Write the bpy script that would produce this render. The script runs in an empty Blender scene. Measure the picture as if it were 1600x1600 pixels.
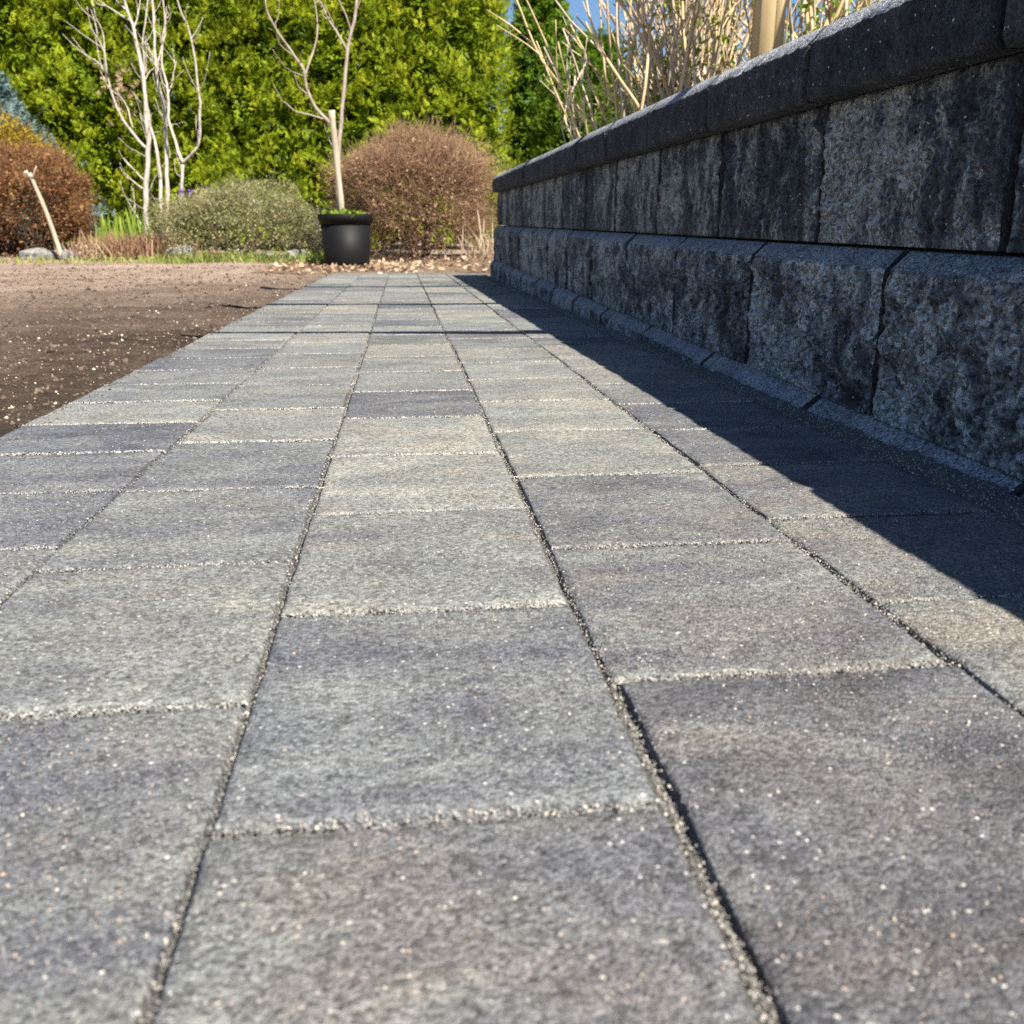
import bpy, math, random
import numpy as np
from mathutils import Vector

random.seed(7)
rng = np.random.default_rng(11)
sc = bpy.context.scene
COL = sc.collection

# ------------------------------------------------------------------ camera
F_PX, CZ = 1500.0, 0.25
PITCH = math.atan(457 / F_PX)
YAW = math.atan(176 / math.hypot(F_PX, 457))
cam_data = bpy.data.cameras.new("camera")
cam = bpy.data.objects.new("camera", cam_data)
COL.objects.link(cam)
cam.location = (0, 0, CZ)
cam.rotation_euler = (math.pi / 2 - PITCH, 0, -YAW)
cam_data.sensor_width = 36
cam_data.lens = 36 * F_PX / 1600
cam_data.clip_start = 0.02
cam_data.clip_end = 2000
cam_data.dof.use_dof = True
cam_data.dof.focus_distance = 1.10
cam_data.dof.aperture_fstop = 13.5
sc.camera = cam

# ------------------------------------------------------------------ sky and sun
SUN_TO = Vector((0.402, -0.744, 1.0)).normalized()
SUN_EL = math.asin(SUN_TO.z)
SUN_AZ = math.atan2(SUN_TO.x, SUN_TO.y)          # clockwise from +Y
world = bpy.data.worlds.new("World")
sc.world = world
world.use_nodes = True
wn = world.node_tree
bg = wn.nodes["Background"]
sky = wn.nodes.new("ShaderNodeTexSky")
sky.sky_type = 'NISHITA'
sky.sun_disc = False
sky.sun_elevation = SUN_EL
sky.sun_rotation = SUN_AZ
sky.altitude = 0
sky.air_density = 1.0
sky.dust_density = 0.4
sky.ozone_density = 7.0
wn.links.new(sky.outputs[0], bg.inputs[0])
bg.inputs[1].default_value = 0.055
sun_d = bpy.data.lights.new("sun", 'SUN')
sun_d.energy = 5.0
sun_d.angle = math.radians(0.53)
sun_d.color = (1.0, 0.93, 0.81)
sun = bpy.data.objects.new("sun", sun_d)
COL.objects.link(sun)
sun.location = (3, -6, 8)
sun.rotation_euler = SUN_TO.to_track_quat('Z', 'Y').to_euler()

vs = sc.view_settings
vs.view_transform = 'Standard'
vs.look = 'None'
vs.gamma = 1
vs.use_curve_mapping = False
vs.exposure = 1.22
sc.render.engine = 'CYCLES'
sc.cycles.max_bounces = 4
sc.cycles.diffuse_bounces = 2
sc.cycles.glossy_bounces = 1
sc.cycles.transmission_bounces = 2
sc.cycles.caustics_reflective = False
sc.cycles.caustics_refractive = False
sc.cycles.use_denoising = False
sc.cycles.transparent_max_bounces = 4

# ------------------------------------------------------------------ pixel helpers (1600 px photograph)
FW = np.array([math.sin(YAW) * math.cos(PITCH), math.cos(YAW) * math.cos(PITCH), -math.sin(PITCH)])
RT = np.array([math.cos(YAW), -math.sin(YAW), 0.0])
UP = np.cross(RT, FW)


def pt(px, py, Y):
    r = FW * F_PX + RT * (px - 800) - UP * (py - 800)
    return np.array([0, 0, CZ]) + r * (Y / r[1])


def gz(y):
    """height of the path / ground plane at distance y"""
    return 0.018 - 0.0188 * np.clip(y, -4, 7.5)


# ------------------------------------------------------------------ noise
def _h(ix, iy, iz, s):
    n = (ix * 374761393 + iy * 668265263 + iz * 1442695041 + s * 974711) & 0xffffffff
    n = ((n ^ (n >> 13)) * 1274126177) & 0xffffffff
    n = ((n ^ (n >> 16)) * 2246822519) & 0xffffffff
    return ((n ^ (n >> 15)) & 0xffffff) / float(0xffffff)


def vn(P, scale=1.0, seed=0):
    """value noise -1..1"""
    Q = np.asarray(P, float) * scale + 1000.0
    I = np.floor(Q).astype(np.int64)
    f = Q - I
    f = f * f * (3 - 2 * f)
    r = 0
    for a in (0, 1):
        wx = f[:, 0] if a else 1 - f[:, 0]
        for b in (0, 1):
            wy = f[:, 1] if b else 1 - f[:, 1]
            for c in (0, 1):
                wz = f[:, 2] if c else 1 - f[:, 2]
                r = r + wx * wy * wz * _h(I[:, 0] + a, I[:, 1] + b, I[:, 2] + c, seed)
    return r * 2 - 1


def fbm(P, scale, seed=0, oct=4, gain=0.5):
    r, a = 0, 1.0
    for k in range(oct):
        r = r + a * vn(P, scale * 2 ** k, seed + 17 * k)
        a *= gain
    return r


# ------------------------------------------------------------------ mesh helpers
def mesh(name, V, Fs, mat=None, smooth=True, tint=None):
    V = np.ascontiguousarray(V, dtype=np.float32)
    if not isinstance(Fs, (list, tuple)):
        Fs = [Fs]
    loops, totals = [], []
    for f in Fs:
        if isinstance(f, np.ndarray):
            loops.append(f.reshape(-1))
            totals.append(np.full(len(f), f.shape[1]))
        else:                                   # one n-gon
            loops.append(np.array(f))
            totals.append(np.array([len(f)]))
    loops = np.concatenate(loops).astype(np.int32)
    totals = np.concatenate(totals).astype(np.int32)
    starts = np.concatenate([[0], np.cumsum(totals)[:-1]]).astype(np.int32)
    m = bpy.data.meshes.new(name)
    m.vertices.add(len(V))
    m.vertices.foreach_set("co", V.reshape(-1))
    m.loops.add(len(loops))
    m.loops.foreach_set("vertex_index", loops)
    m.polygons.add(len(totals))
    m.polygons.foreach_set("loop_start", starts)
    m.polygons.foreach_set("loop_total", totals)
    if smooth:
        m.polygons.foreach_set("use_smooth", np.ones(len(totals), dtype=bool))
    if tint is not None:
        a = m.attributes.new("tint", 'FLOAT', 'POINT')
        a.data.foreach_set("value", np.ascontiguousarray(tint, dtype=np.float32))
    m.update(calc_edges=True)
    m.validate()
    if mat:
        m.materials.append(mat)
    return m


def tag(o, label=None, cat=None, group=None, kind=None):
    if label: o["label"] = label
    if cat: o["category"] = cat
    if group: o["group"] = group
    if kind: o["kind"] = kind
    return o


def thing(name, label, cat, loc, group=None):
    o = bpy.data.objects.new(name, None)
    COL.objects.link(o)
    o.location = Vector([float(c) for c in loc])
    o.empty_display_size = 0.1
    return tag(o, label, cat, group)


def wloc(o):
    l = np.zeros(3)
    while o is not None:
        l = l + np.array(o.location)
        o = o.parent
    return l


def obj(name, V, Fs, mat, parent=None, smooth=True, tint=None, origin=None, kind=None):
    """mesh object from world coordinates; origin given in world coordinates"""
    V = np.asarray(V, float)
    org = np.array(origin if origin is not None else (wloc(parent) if parent is not None else (0, 0, 0)), float)
    o = bpy.data.objects.new(name, mesh(name, V - org, Fs, mat, smooth, tint))
    COL.objects.link(o)
    base = wloc(parent) if parent is not None else np.zeros(3)
    o.location = Vector((org - base).tolist())
    if parent is not None:
        o.parent = parent
    if kind: o["kind"] = kind
    return o


def copy_tree(o, parent=None):
    c = o.copy()
    COL.objects.link(c)
    c.parent = parent
    for ch in [x for x in o.children]:
        copy_tree(ch, c)
    return c


def join(parts):
    Vs, Fs, n = [], [], 0
    for V, F in parts:
        Vs.append(V)
        for f in (F if isinstance(F, (list, tuple)) else [F]):
            Fs.append(f + n)
        n += len(V)
    return np.concatenate(Vs), Fs


def catmull(P, sub=4):
    P = np.asarray(P, float)
    if len(P) < 3:
        t = np.linspace(0, 1, sub + 1)[:, None]
        return P[0] * (1 - t) + P[-1] * t
    Q = np.vstack([2 * P[0] - P[1], P, 2 * P[-1] - P[-2]])
    out = []
    for i in range(1, len(Q) - 2):
        a, b, c, d = Q[i - 1], Q[i], Q[i + 1], Q[i + 2]
        for t in np.arange(sub) / sub:
            out.append(0.5 * (2 * b + (c - a) * t + (2 * a - 5 * b + 4 * c - d) * t * t + (3 * b - a - 3 * c + d) * t ** 3))
    out.append(P[-1])
    return np.array(out)


def tube(P, r0, r1, n=7, sub=4, wob=0.0, seed=0):
    C = catmull(P, sub)
    m = len(C)
    if wob:
        C[1:-1] += wob * np.stack([vn(C[1:-1], 9, seed + k) for k in range(3)], 1)
    T = np.gradient(C, axis=0)
    T /= np.linalg.norm(T, axis=1)[:, None] + 1e-9
    ref = np.array([0.31, 0.9, 0.2])
    A = np.cross(T, ref); A /= np.linalg.norm(A, axis=1)[:, None] + 1e-9
    B = np.cross(T, A)
    R = np.linspace(r0, r1, m) * (1 + 0.10 * vn(C, 25, seed + 5))
    th = np.arange(n) * 2 * math.pi / n
    V = (C[:, None, :] + R[:, None, None] * (np.cos(th)[None, :, None] * A[:, None, :] + np.sin(th)[None, :, None] * B[:, None, :])).reshape(-1, 3)
    i = np.arange(m - 1)[:, None] * n
    j = np.arange(n)[None, :]
    k = (j + 1) % n
    F = np.stack([i + j, i + k, i + n + k, i + n + j], -1).reshape(-1, 4)
    V = np.vstack([V, C[0], C[-1]])
    jj = np.arange(n); kk = (jj + 1) % n
    capA = np.stack([np.full(n, m * n), kk, jj], 1)
    capB = np.stack([np.full(n, m * n + 1), (m - 1) * n + jj, (m - 1) * n + kk], 1)
    return V, [F, capA, capB]


def frames(ax, tw):
    """orthonormal frames from axis (N,3) and hint (N,3)"""
    X = ax / (np.linalg.norm(ax, axis=1)[:, None] + 1e-9)
    Z = np.cross(X, tw); Z /= np.linalg.norm(Z, axis=1)[:, None] + 1e-9
    Y = np.cross(Z, X)
    return X, Y, Z


def scatter(TV, TF, pos, ax, tw, s):
    """copies of a template; s (N,) or (N,3)"""
    N, T = len(pos), len(TV)
    X, Y, Z = frames(ax, tw)
    s = np.asarray(s, float)
    if s.ndim == 1:
        s = np.repeat(s[:, None], 3, 1)
    V = pos[:, None, :] + (TV[None, :, 0:1] * s[:, None, 0:1]) * X[:, None, :] + (TV[None, :, 1:2] * s[:, None, 1:2]) * Y[:, None, :] + (TV[None, :, 2:3] * s[:, None, 2:3]) * Z[:, None, :]
    F = (TF[None] + (np.arange(N) * T)[:, None, None]).reshape(-1, TF.shape[1])
    return V.reshape(-1, 3), F


def rdir(n):
    v = rng.normal(size=(n, 3))
    return v / np.linalg.norm(v, axis=1)[:, None]


def rep(a, T):
    return np.repeat(a, T)


# templates -------------------------------------------------------
def frond_template(pairs=4):
    V, F = [], []
    def leaf(x0, y0, x1, y1, w, z0, z1):
        d = np.array([x1 - x0, y1 - y0]); n = np.array([-d[1], d[0]]); n = n / np.linalg.norm(n) * w
        m = np.array([x0, y0]) + d * 0.55
        b = len(V)
        V.extend([[x0, y0, z0], [m[0] + n[0], m[1] + n[1], (z0 + z1) / 2 + .03], [x1, y1, z1], [m[0] - n[0], m[1] - n[1], (z0 + z1) / 2 + .03]])
        F.append([b, b + 1, b + 2, b + 3])
    leaf(0, 0, 1, 0, .055, 0, -.12)
    for k in range(pairs):
        x = .12 + .62 * k / (pairs - 1)
        l = .50 - .30 * k / (pairs - 1)
        for s in (-1, 1):
            leaf(x, 0, x + l * .80, s * l * .55, .055, -.1 * x, -.1 * x - .10)
    return np.array(V), np.array(F)


FRV, FRF = frond_template(3)
OCV = np.array([[1, 0, 0], [-1, 0, 0], [0, 1, 0], [0, -1, 0], [0, 0, 1], [0, 0, -1.0]])
OCF = np.array([[0, 2, 4], [2, 1, 4], [1, 3, 4], [3, 0, 4], [2, 0, 5], [1, 2, 5], [3, 1, 5], [0, 3, 5]])
PYV = np.array([[1, 0, 0], [.31, .95, 0], [-.81, .59, 0], [-.81, -.59, 0], [.31, -.95, 0], [0, 0, 1.0]])
PYF = np.array([[0, 1, 5], [1, 2, 5], [2, 3, 5], [3, 4, 5], [4, 0, 5]])
LFV = np.array([[0, 0, 0], [.35, .26, .05], [.75, .2, .06], [1, 0, 0], [.75, -.2, .06], [.35, -.26, .05], [.5, 0, -.03]])
LFF = np.array([[0, 6, 1], [1, 6, 2], [2, 6, 3], [3, 6, 4], [4, 6, 5], [5, 6, 0]])
TWV = np.array([[0, .03, 0], [0, -.02, .025], [0, -.02, -.025], [.5, .08, .0], [.5, .045, .02], [.5, .045, -.02], [1, .0, .0]])
TWF = np.array([[0, 1, 4], [0, 4, 3], [1, 2, 5], [1, 5, 4], [2, 0, 3], [2, 3, 5], [3, 4, 6], [4, 5, 6], [5, 3, 6]])
BLV = np.array([[0, .05, 0], [0, -.05, 0], [.5, .055, .04], [.5, -.055, .04], [.85, .035, .02], [.85, -.035, .02], [1, 0, -.03]])
BLF3 = np.array([[0, 1, 3], [0, 3, 2], [2, 3, 5], [2, 5, 4], [4, 5, 6]])


# ------------------------------------------------------------------ materials
def newmat(name):
    m = bpy.data.materials.new(name)
    m.use_nodes = True
    nt = m.node_tree
    b = nt.nodes["Principled BSDF"]
    return m, nt, b


class NB:
    """tiny node builder"""
    def __init__(s, nt):
        s.nt = nt
        s._pos = None

    def n(s, t, **kw):
        x = s.nt.nodes.new(t)
        for k, v in kw.items():
            setattr(x, k, v)
        return x

    def l(s, a, b):
        s.nt.links.new(a, b)

    @property
    def pos(s):
        if s._pos is None:
            s._pos = s.n("ShaderNodeNewGeometry").outputs["Position"]
        return s._pos

    def noise(s, scale, detail=4, rough=.6, vec=None, dist=0):
        x = s.n("ShaderNodeTexNoise")
        x.inputs["Scale"].default_value = scale
        x.inputs["Detail"].default_value = detail
        x.inputs["Roughness"].default_value = rough
        x.inputs["Distortion"].default_value = dist
        s.l(vec or s.pos, x.inputs["Vector"])
        return x.outputs["Fac"]

    def voro(s, scale, feature='F1', vec=None):
        x = s.n("ShaderNodeTexVoronoi", feature=feature)
        x.inputs["Scale"].default_value = scale
        s.l(vec or s.pos, x.inputs["Vector"])
        return x

    def ramp(s, fac, stops, interp='LINEAR'):
        x = s.n("ShaderNodeValToRGB")
        x.color_ramp.interpolation = interp
        e = x.color_ramp.elements
        while len(e) < len(stops):
            e.new(0.5)
        for i, (p, c) in enumerate(stops):
            e[i].position = p
            e[i].color = (*c, 1) if len(c) == 3 else c
        s.l(fac, x.inputs[0])
        return x.outputs[0]

    def mix(s, fac, a, b, mode='MIX'):
        x = s.n("ShaderNodeMix", data_type='RGBA', blend_type=mode)
        for v, i in ((fac, 0), (a, 6), (b, 7)):
            if isinstance(v, (int, float)):
                x.inputs[i].default_value = v
            elif isinstance(v, tuple):
                x.inputs[i].default_value = (*v, 1)
            else:
                s.l(v, x.inputs[i])
        return x.outputs[2]

    def math(s, op, a, b=0.0, c=None, clamp=False):
        x = s.n("ShaderNodeMath", operation=op, use_clamp=clamp)
        for i, v in enumerate((a, b) if c is None else (a, b, c)):
            if isinstance(v, (int, float)):
                x.inputs[i].default_value = v
            else:
                s.l(v, x.inputs[i])
        return x.outputs[0]

    def mr(s, v, a, b, c, d):
        x = s.n("ShaderNodeMapRange")
        s.l(v, x.inputs[0])
        for i, q in enumerate((a, b, c, d)):
            x.inputs[i + 1].default_value = q
        return x.outputs[0]

    def bump(s, h, strength, dist, prev=None):
        x = s.n("ShaderNodeBump")
        x.inputs["Strength"].default_value = strength
        x.inputs["Distance"].default_value = dist
        s.l(h, x.inputs["Height"])
        if prev is not None:
            s.l(prev, x.inputs["Normal"])
        return x.outputs[0]

    def attr(s, name="tint"):
        return s.n("ShaderNodeAttribute", attribute_name=name).outputs["Fac"]

    def orand(s):
        return s.n("ShaderNodeObjectInfo").outputs["Random"]

    def grey(s, v):
        x = s.n("ShaderNodeCombineColor")
        for i in range(3):
            s.l(v, x.inputs[i])
        return x.outputs[0]


def mat_paver():
    m, nt, b = newmat("concrete_paver")
    k = NB(nt)
    oi = k.n("ShaderNodeObjectInfo")
    oc = k.n("ShaderNodeSeparateColor"); k.l(oi.outputs["Color"], oc.inputs[0])
    # slab's own tone plus painted distance brightness (red channel), and warmth (green channel)
    mp = k.n("ShaderNodeMapping"); mp.inputs["Scale"].default_value = (1, 1.9, 1); k.l(k.pos, mp.inputs[0])
    off = k.n("ShaderNodeVectorMath", operation='ADD'); k.l(mp.outputs[0], off.inputs[0])
    cx = k.n("ShaderNodeCombineXYZ"); k.l(k.math('MULTIPLY', oi.outputs["Random"], 40), cx.inputs[2]); k.l(cx.outputs[0], off.inputs[1])
    wob = k.noise(7.5, 4, .62, vec=off.outputs[0], dist=.6)
    sel = k.math('ADD', oc.outputs[0], k.math('MULTIPLY', k.math('SUBTRACT', wob, .5), 1.5), clamp=True)
    base = k.ramp(sel, [(0.0, (.072, .073, .083)), (.25, (.112, .114, .125)), (.5, (.160, .165, .162)), (.75, (.206, .211, .198)), (1, (.275, .272, .24))])
    wn_ = k.math('ADD', oc.outputs[1], k.math('MULTIPLY', k.math('SUBTRACT', k.noise(9, 3, .6, vec=off.outputs[0]), .5), 1.6), clamp=True)
    warm = k.ramp(wn_, [(0, (.96, .985, 1.05)), (.5, (1, 1, .99)), (1, (1.12, .995, .90))])
    base = k.mix(1, base, warm, 'MULTIPLY')
    # pale lime bloom in ragged smears
    bl = k.mr(k.noise(16, 6, .72, vec=off.outputs[0], dist=.8), .60, .70, 0, .45)
    base = k.mix(bl, base, (.30, .295, .27))
    v = k.voro(470)
    cellv = k.n("ShaderNodeSeparateColor"); k.l(v.outputs["Color"], cellv.inputs[0])
    base = k.mix(1, base, k.grey(k.mr(cellv.outputs[0], 0, 1, .48, 1.52)), 'MULTIPLY')
    base = k.mix(1, base, k.grey(k.mr(k.noise(1100, 1, .7), .3, .7, .66, 1.34)), 'MULTIPLY')
    base = k.mix(1, base, k.grey(k.mr(k.noise(140, 2, .7), .3, .7, .86, 1.14)), 'MULTIPLY')
    v2 = k.voro(430)
    c2 = k.n("ShaderNodeSeparateColor"); k.l(v2.outputs["Color"], c2.inputs[0])
    white = k.math('MULTIPLY', k.math('GREATER_THAN', c2.outputs[1], .972), k.math('LESS_THAN', v2.outputs["Distance"], .40))
    pal = k.ramp(c2.outputs[2], [(0, (.62, .61, .58)), (.6, (.46, .43, .37)), (1, (.40, .29, .24))])
    base = k.mix(white, base, pal)
    v3 = k.voro(230)
    c3 = k.n("ShaderNodeSeparateColor"); k.l(v3.outputs["Color"], c3.inputs[0])
    pit = k.math('MULTIPLY', k.math('GREATER_THAN', c3.outputs[0], .94), k.math('LESS_THAN', v3.outputs["Distance"], .30))
    base = k.mix(k.math('MULTIPLY', pit, .7), base, (.025, .025, .03))
    k.l(base, b.inputs["Base Color"])
    k.l(k.mr(cellv.outputs[1], 0, 1, .55, .95), b.inputs["Roughness"])
    b.inputs["Specular IOR Level"].default_value = .4
    h = k.math('ADD', k.math('MULTIPLY', v.outputs["Distance"], -.6), k.math('MULTIPLY', k.noise(800, 1, .65), 1.0))
    h = k.math('SUBTRACT', h, k.math('MULTIPLY', pit, .9))
    n1 = k.bump(k.noise(80, 2, .6), .3, .004)
    k.l(k.bump(h, 1.0, .0016, n1), b.inputs["Normal"])
    return m


def mat_block(name, c_dark, c_mid, c_light, grain=260, bias=0.0, relief=.0035, streak=.35):
    m, nt, b = newmat(name)
    k = NB(nt)
    r = k.orand()
    mp = k.n("ShaderNodeMapping"); mp.inputs["Scale"].default_value = (1, 1, streak); k.l(k.pos, mp.inputs[0])
    big = k.noise(7, 4, .6, vec=mp.outputs[0])
    med = k.noise(24, 6, .72, vec=mp.outputs[0], dist=.5)
    s = k.math('ADD', k.math('MULTIPLY', big, .55), k.math('MULTIPLY', med, .80))
    s = k.math('ADD', s, k.math('MULTIPLY', r, .10))
    s = k.math('ADD', s, -.22 + bias, clamp=True)
    base = k.ramp(s, [(.38, c_dark), (.49, c_mid), (.60, c_light)])
    v = k.voro(grain)
    c = k.n("ShaderNodeSeparateColor"); k.l(v.outputs["Color"], c.inputs[0])
    base = k.mix(1, base, k.grey(k.mr(c.outputs[0], 0, 1, .30, 1.8)), 'MULTIPLY')
    base = k.mix(1, base, k.grey(k.mr(k.noise(600, 1, .7), .3, .7, .65, 1.35)), 'MULTIPLY')
    v2 = k.voro(210)
    c2 = k.n("ShaderNodeSeparateColor"); k.l(v2.outputs["Color"], c2.inputs[0])
    w = k.math('MULTIPLY', k.math('GREATER_THAN', c2.outputs[1], .972), k.math('LESS_THAN', v2.outputs["Distance"], .34))
    base = k.mix(w, base, (.62, .60, .55))
    k.l(base, b.inputs["Base Color"])
    b.inputs["Roughness"].default_value = .9
    h = k.math('ADD', k.math('MULTIPLY', v.outputs["Distance"], -.8), k.math('MULTIPLY', k.noise(420, 2, .7), 1.2))
    n1 = k.bump(k.noise(90, 3, .65), .7, .007)
    k.l(k.bump(h, .9, relief, n1), b.inputs["Normal"])
    return m


def mat_simple(name, stops, scale=30, rough=.85, bump=.4, bdist=.01, detail=5, stretch=None, spec=.3):
    m, nt, b = newmat(name)
    k = NB(nt)
    vec = None
    if stretch:
        mp = k.n("ShaderNodeMapping"); mp.inputs["Scale"].default_value = stretch; k.l(k.pos, mp.inputs[0]); vec = mp.outputs[0]
    f = k.noise(scale, detail, .65, vec=vec)
    k.l(k.ramp(f, stops), b.inputs["Base Color"])
    b.inputs["Roughness"].default_value = rough
    b.inputs["Specular IOR Level"].default_value = spec
    if bump:
        k.l(k.bump(f, bump, bdist), b.inputs["Normal"])
    return m


def mat_leaf(name, stops, trans=.35, rough=.6, scale=3.0, nmix=.35, spec=.25):
    """foliage: colour by each leaf's own tint plus a slow drift through the plant"""
    m, nt, b = newmat(name)
    k = NB(nt)
    t = k.math('ADD', k.math('MULTIPLY', k.attr(), 1 - nmix), k.math('MULTIPLY', k.mr(k.noise(scale, 3, .6), .3, .7, 0, 1), nmix))
    col = k.ramp(t, stops)
    k.l(col, b.inputs["Base Color"])
    b.inputs["Roughness"].default_value = rough
    b.inputs["Specular IOR Level"].default_value = spec
    if trans:
        tr = k.n("ShaderNodeBsdfTranslucent")
        k.l(col, tr.inputs[0])
        mx = k.n("ShaderNodeMixShader"); mx.inputs[0].default_value = trans
        k.l(b.outputs[0], mx.inputs[1]); k.l(tr.outputs[0], mx.inputs[2])
        k.l(mx.outputs[0], nt.nodes["Material Output"].inputs[0])
    return m


def mat_tint(name, stops, rough=.9, bump=0.0, scale=200, bdist=.002, spec=.3):
    m, nt, b = newmat(name)
    k = NB(nt)
    col = k.ramp(k.attr(), stops)
    col = k.mix(1, col, k.grey(k.mr(k.noise(scale, 3, .6), .3, .7, .8, 1.2)), 'MULTIPLY')
    k.l(col, b.inputs["Base Color"])
    b.inputs["Roughness"].default_value = rough
    b.inputs["Specular IOR Level"].default_value = spec
    if bump:
        k.l(k.bump(k.noise(scale, 3, .6), bump, bdist), b.inputs["Normal"])
    return m


def mat_soil(name, a, b_, c, dry=False):
    m, nt, b = newmat(name)
    k = NB(nt)
    f = k.math('ADD', k.math('MULTIPLY', k.noise(1.3, 4, .6), .6), k.math('MULTIPLY', k.noise(28, 6, .75), .6))
    col = k.ramp(f, [(.42, a), (.60, b_), (.78, c)])
    if dry:
        sp = k.n("ShaderNodeSeparateXYZ"); k.l(k.pos, sp.inputs[0])
        q = k.math('ADD', k.math('MULTIPLY', sp.outputs[0], -.42), k.math('MULTIPLY', sp.outputs[1], .26))
        q = k.math('ADD', q, k.math('MULTIPLY', k.noise(1.7, 4, .65), 1.5))
        col = k.mix(k.mr(q, 1.6, 3.1, 0, 1), col, k.ramp(f, [(.40, (.21, .147, .110)), (.60, (.36, .265, .205)), (.8, (.50, .40, .32))]))
    col = k.mix(1, col, k.grey(k.mr(k.noise(170, 4, .75), .3, .7, .55, 1.45)), 'MULTIPLY')
    k.l(col, b.inputs["Base Color"])
    b.inputs["Roughness"].default_value = .95
    b.inputs["Specular IOR Level"].default_value = .2
    n1 = k.bump(k.noise(35, 6, .75), .9, .03)
    k.l(k.bump(k.noise(190, 4, .7), .8, .008, n1), b.inputs["Normal"])
    return m


M_PAVER = mat_paver()
M_BLOCK_LOW = mat_block("split_face_concrete", (.030, .031, .036), (.120, .130, .142), (.37, .385, .38), grain=210, bias=.02, relief=.0045, streak=.8)
M_BLOCK_UP = mat_block("split_face_concrete_weathered", (.026, .027, .033), (.078, .083, .092), (.32, .325, .30), grain=240, bias=-.01, relief=.0035, streak=.5)
M_COPING = mat_block("charcoal_coping", (.020, .020, .026), (.036, .036, .043), (.062, .062, .068), grain=320, relief=.003, streak=1)
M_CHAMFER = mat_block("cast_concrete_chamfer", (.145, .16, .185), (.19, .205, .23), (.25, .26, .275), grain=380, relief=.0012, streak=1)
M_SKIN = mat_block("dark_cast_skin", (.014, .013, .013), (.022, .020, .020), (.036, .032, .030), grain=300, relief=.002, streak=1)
M_SAND = mat_simple("jointing_sand", [(.3, (.06, .057, .052)), (.55, (.14, .135, .12)), (.75, (.28, .27, .24))], 420, .95, .8, .002)
M_GRAIN = mat_tint("sand_grain", [(0, (.05, .048, .045)), (.3, (.19, .18, .165)), (.62, (.44, .42, .38)), (.9, (.56, .52, .43)), (1, (.50, .36, .25))], .7)
M_SOIL = mat_soil("garden_soil", (.030, .021, .015), (.085, .060, .044), (.18, .135, .10), dry=True)
M_LITTERSOIL = mat_soil("mulched_soil", (.10, .06, .035), (.22, .15, .10), (.36, .27, .19))
M_BEDSOIL = mat_soil("raised_bed_soil", (.05, .035, .022), (.11, .075, .05), (.18, .13, .09))
M_PEBBLE = mat_tint("pebble_stone", [(0, (.07, .05, .035)), (.35, (.20, .14, .09)), (.6, (.42, .36, .28)), (.85, (.60, .56, .48)), (1, (.62, .48, .24))], .8, .3, 150)
M_CLOD = mat_tint("soil_clod", [(0, (.028, .020, .014)), (.5, (.085, .060, .045)), (1, (.19, .145, .11))], .97, .6, 130, .006)
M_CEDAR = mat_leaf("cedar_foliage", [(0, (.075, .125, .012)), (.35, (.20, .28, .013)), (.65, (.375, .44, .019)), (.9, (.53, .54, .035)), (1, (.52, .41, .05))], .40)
M_CEDAR2 = mat_leaf("cedar_foliage_dark", [(0, (.050, .11, .014)), (.4, (.125, .23, .018)), (.75, (.24, .34, .022)), (1, (.35, .41, .03))], .40)
M_SPRUCE = mat_leaf("blue_spruce_needles", [(0, (.09, .16, .16)), (.5, (.16, .25, .25)), (1, (.27, .36, .35))], .15)
M_BARKD = mat_simple("brown_bark", [(.3, (.05, .032, .022)), (.7, (.16, .105, .075))], 40, .9, .6, .01, stretch=(1, 1, .25))
M_BARKW = mat_simple("pale_bark", [(.32, (.22, .17, .14)), (.45, (.46, .40, .34)), (.7, (.60, .55, .49))], 40, .75, .3, .004, stretch=(1, 1, .4))
M_BARKG = mat_simple("grey_bark", [(.25, (.20, .155, .125)), (.6, (.40, .33, .27)), (.8, (.52, .46, .40))], 30, .8, .3, .004, stretch=(1, 1, .4))
M_CANE = mat_simple("dry_cane", [(.25, (.36, .24, .12)), (.5, (.64, .48, .27)), (.8, (.76, .64, .44))], 14, .75, .3, .003, stretch=(1, 1, .3))
M_CANEP = mat_simple("pale_dry_cane", [(.25, (.36, .28, .20)), (.6, (.58, .50, .40)), (.85, (.70, .64, .55))], 20, .75, .3, .003, stretch=(1, 1, .3))
M_STAKE = mat_simple("weathered_stake_wood", [(.3, (.30, .24, .17)), (.55, (.48, .41, .31)), (.8, (.58, .52, .42))], 30, .8, .4, .004, stretch=(1, 1, .08))
M_POST = mat_simple("yellow_pine_post", [(.3, (.46, .33, .155)), (.55, (.62, .48, .26)), (.8, (.70, .56, .33))], 22, .7, .25, .003, stretch=(1, 1, .06))
M_POT = mat_simple("black_plastic", [(.3, (.004, .004, .0045)), (.7, (.008, .008, .009))], 60, .58, .06, .001, spec=.22)
M_POTSOIL = mat_soil("potting_soil", (.03, .02, .013), (.07, .045, .03), (.13, .09, .06))
M_RUST = mat_leaf("rust_brown_leaves", [(0, (.11, .050, .024)), (.4, (.22, .108, .05)), (.75, (.33, .18, .075)), (1, (.44, .27, .10))], .25)
M_BROWN = mat_leaf("brown_twigs_and_leaves", [(0, (.11, .060, .036)), (.4, (.25, .148, .090)), (.75, (.38, .245, .148)), (1, (.48, .35, .15))], .2)
M_HEATH = mat_leaf("heather_foliage", [(0, (.11, .115, .05)), (.35, (.235, .24, .10)), (.6, (.35, .325, .17)), (.85, (.44, .33, .25)), (1, (.50, .38, .40))], .2)
M_GOLD = mat_leaf("golden_leaves", [(0, (.30, .20, .02)), (.5, (.45, .31, .03)), (1, (.52, .40, .05))], .3)
M_GREEN = mat_leaf("young_green_leaves", [(0, (.12, .20, .02)), (.5, (.23, .34, .03)), (1, (.36, .44, .06))], .4)
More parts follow.
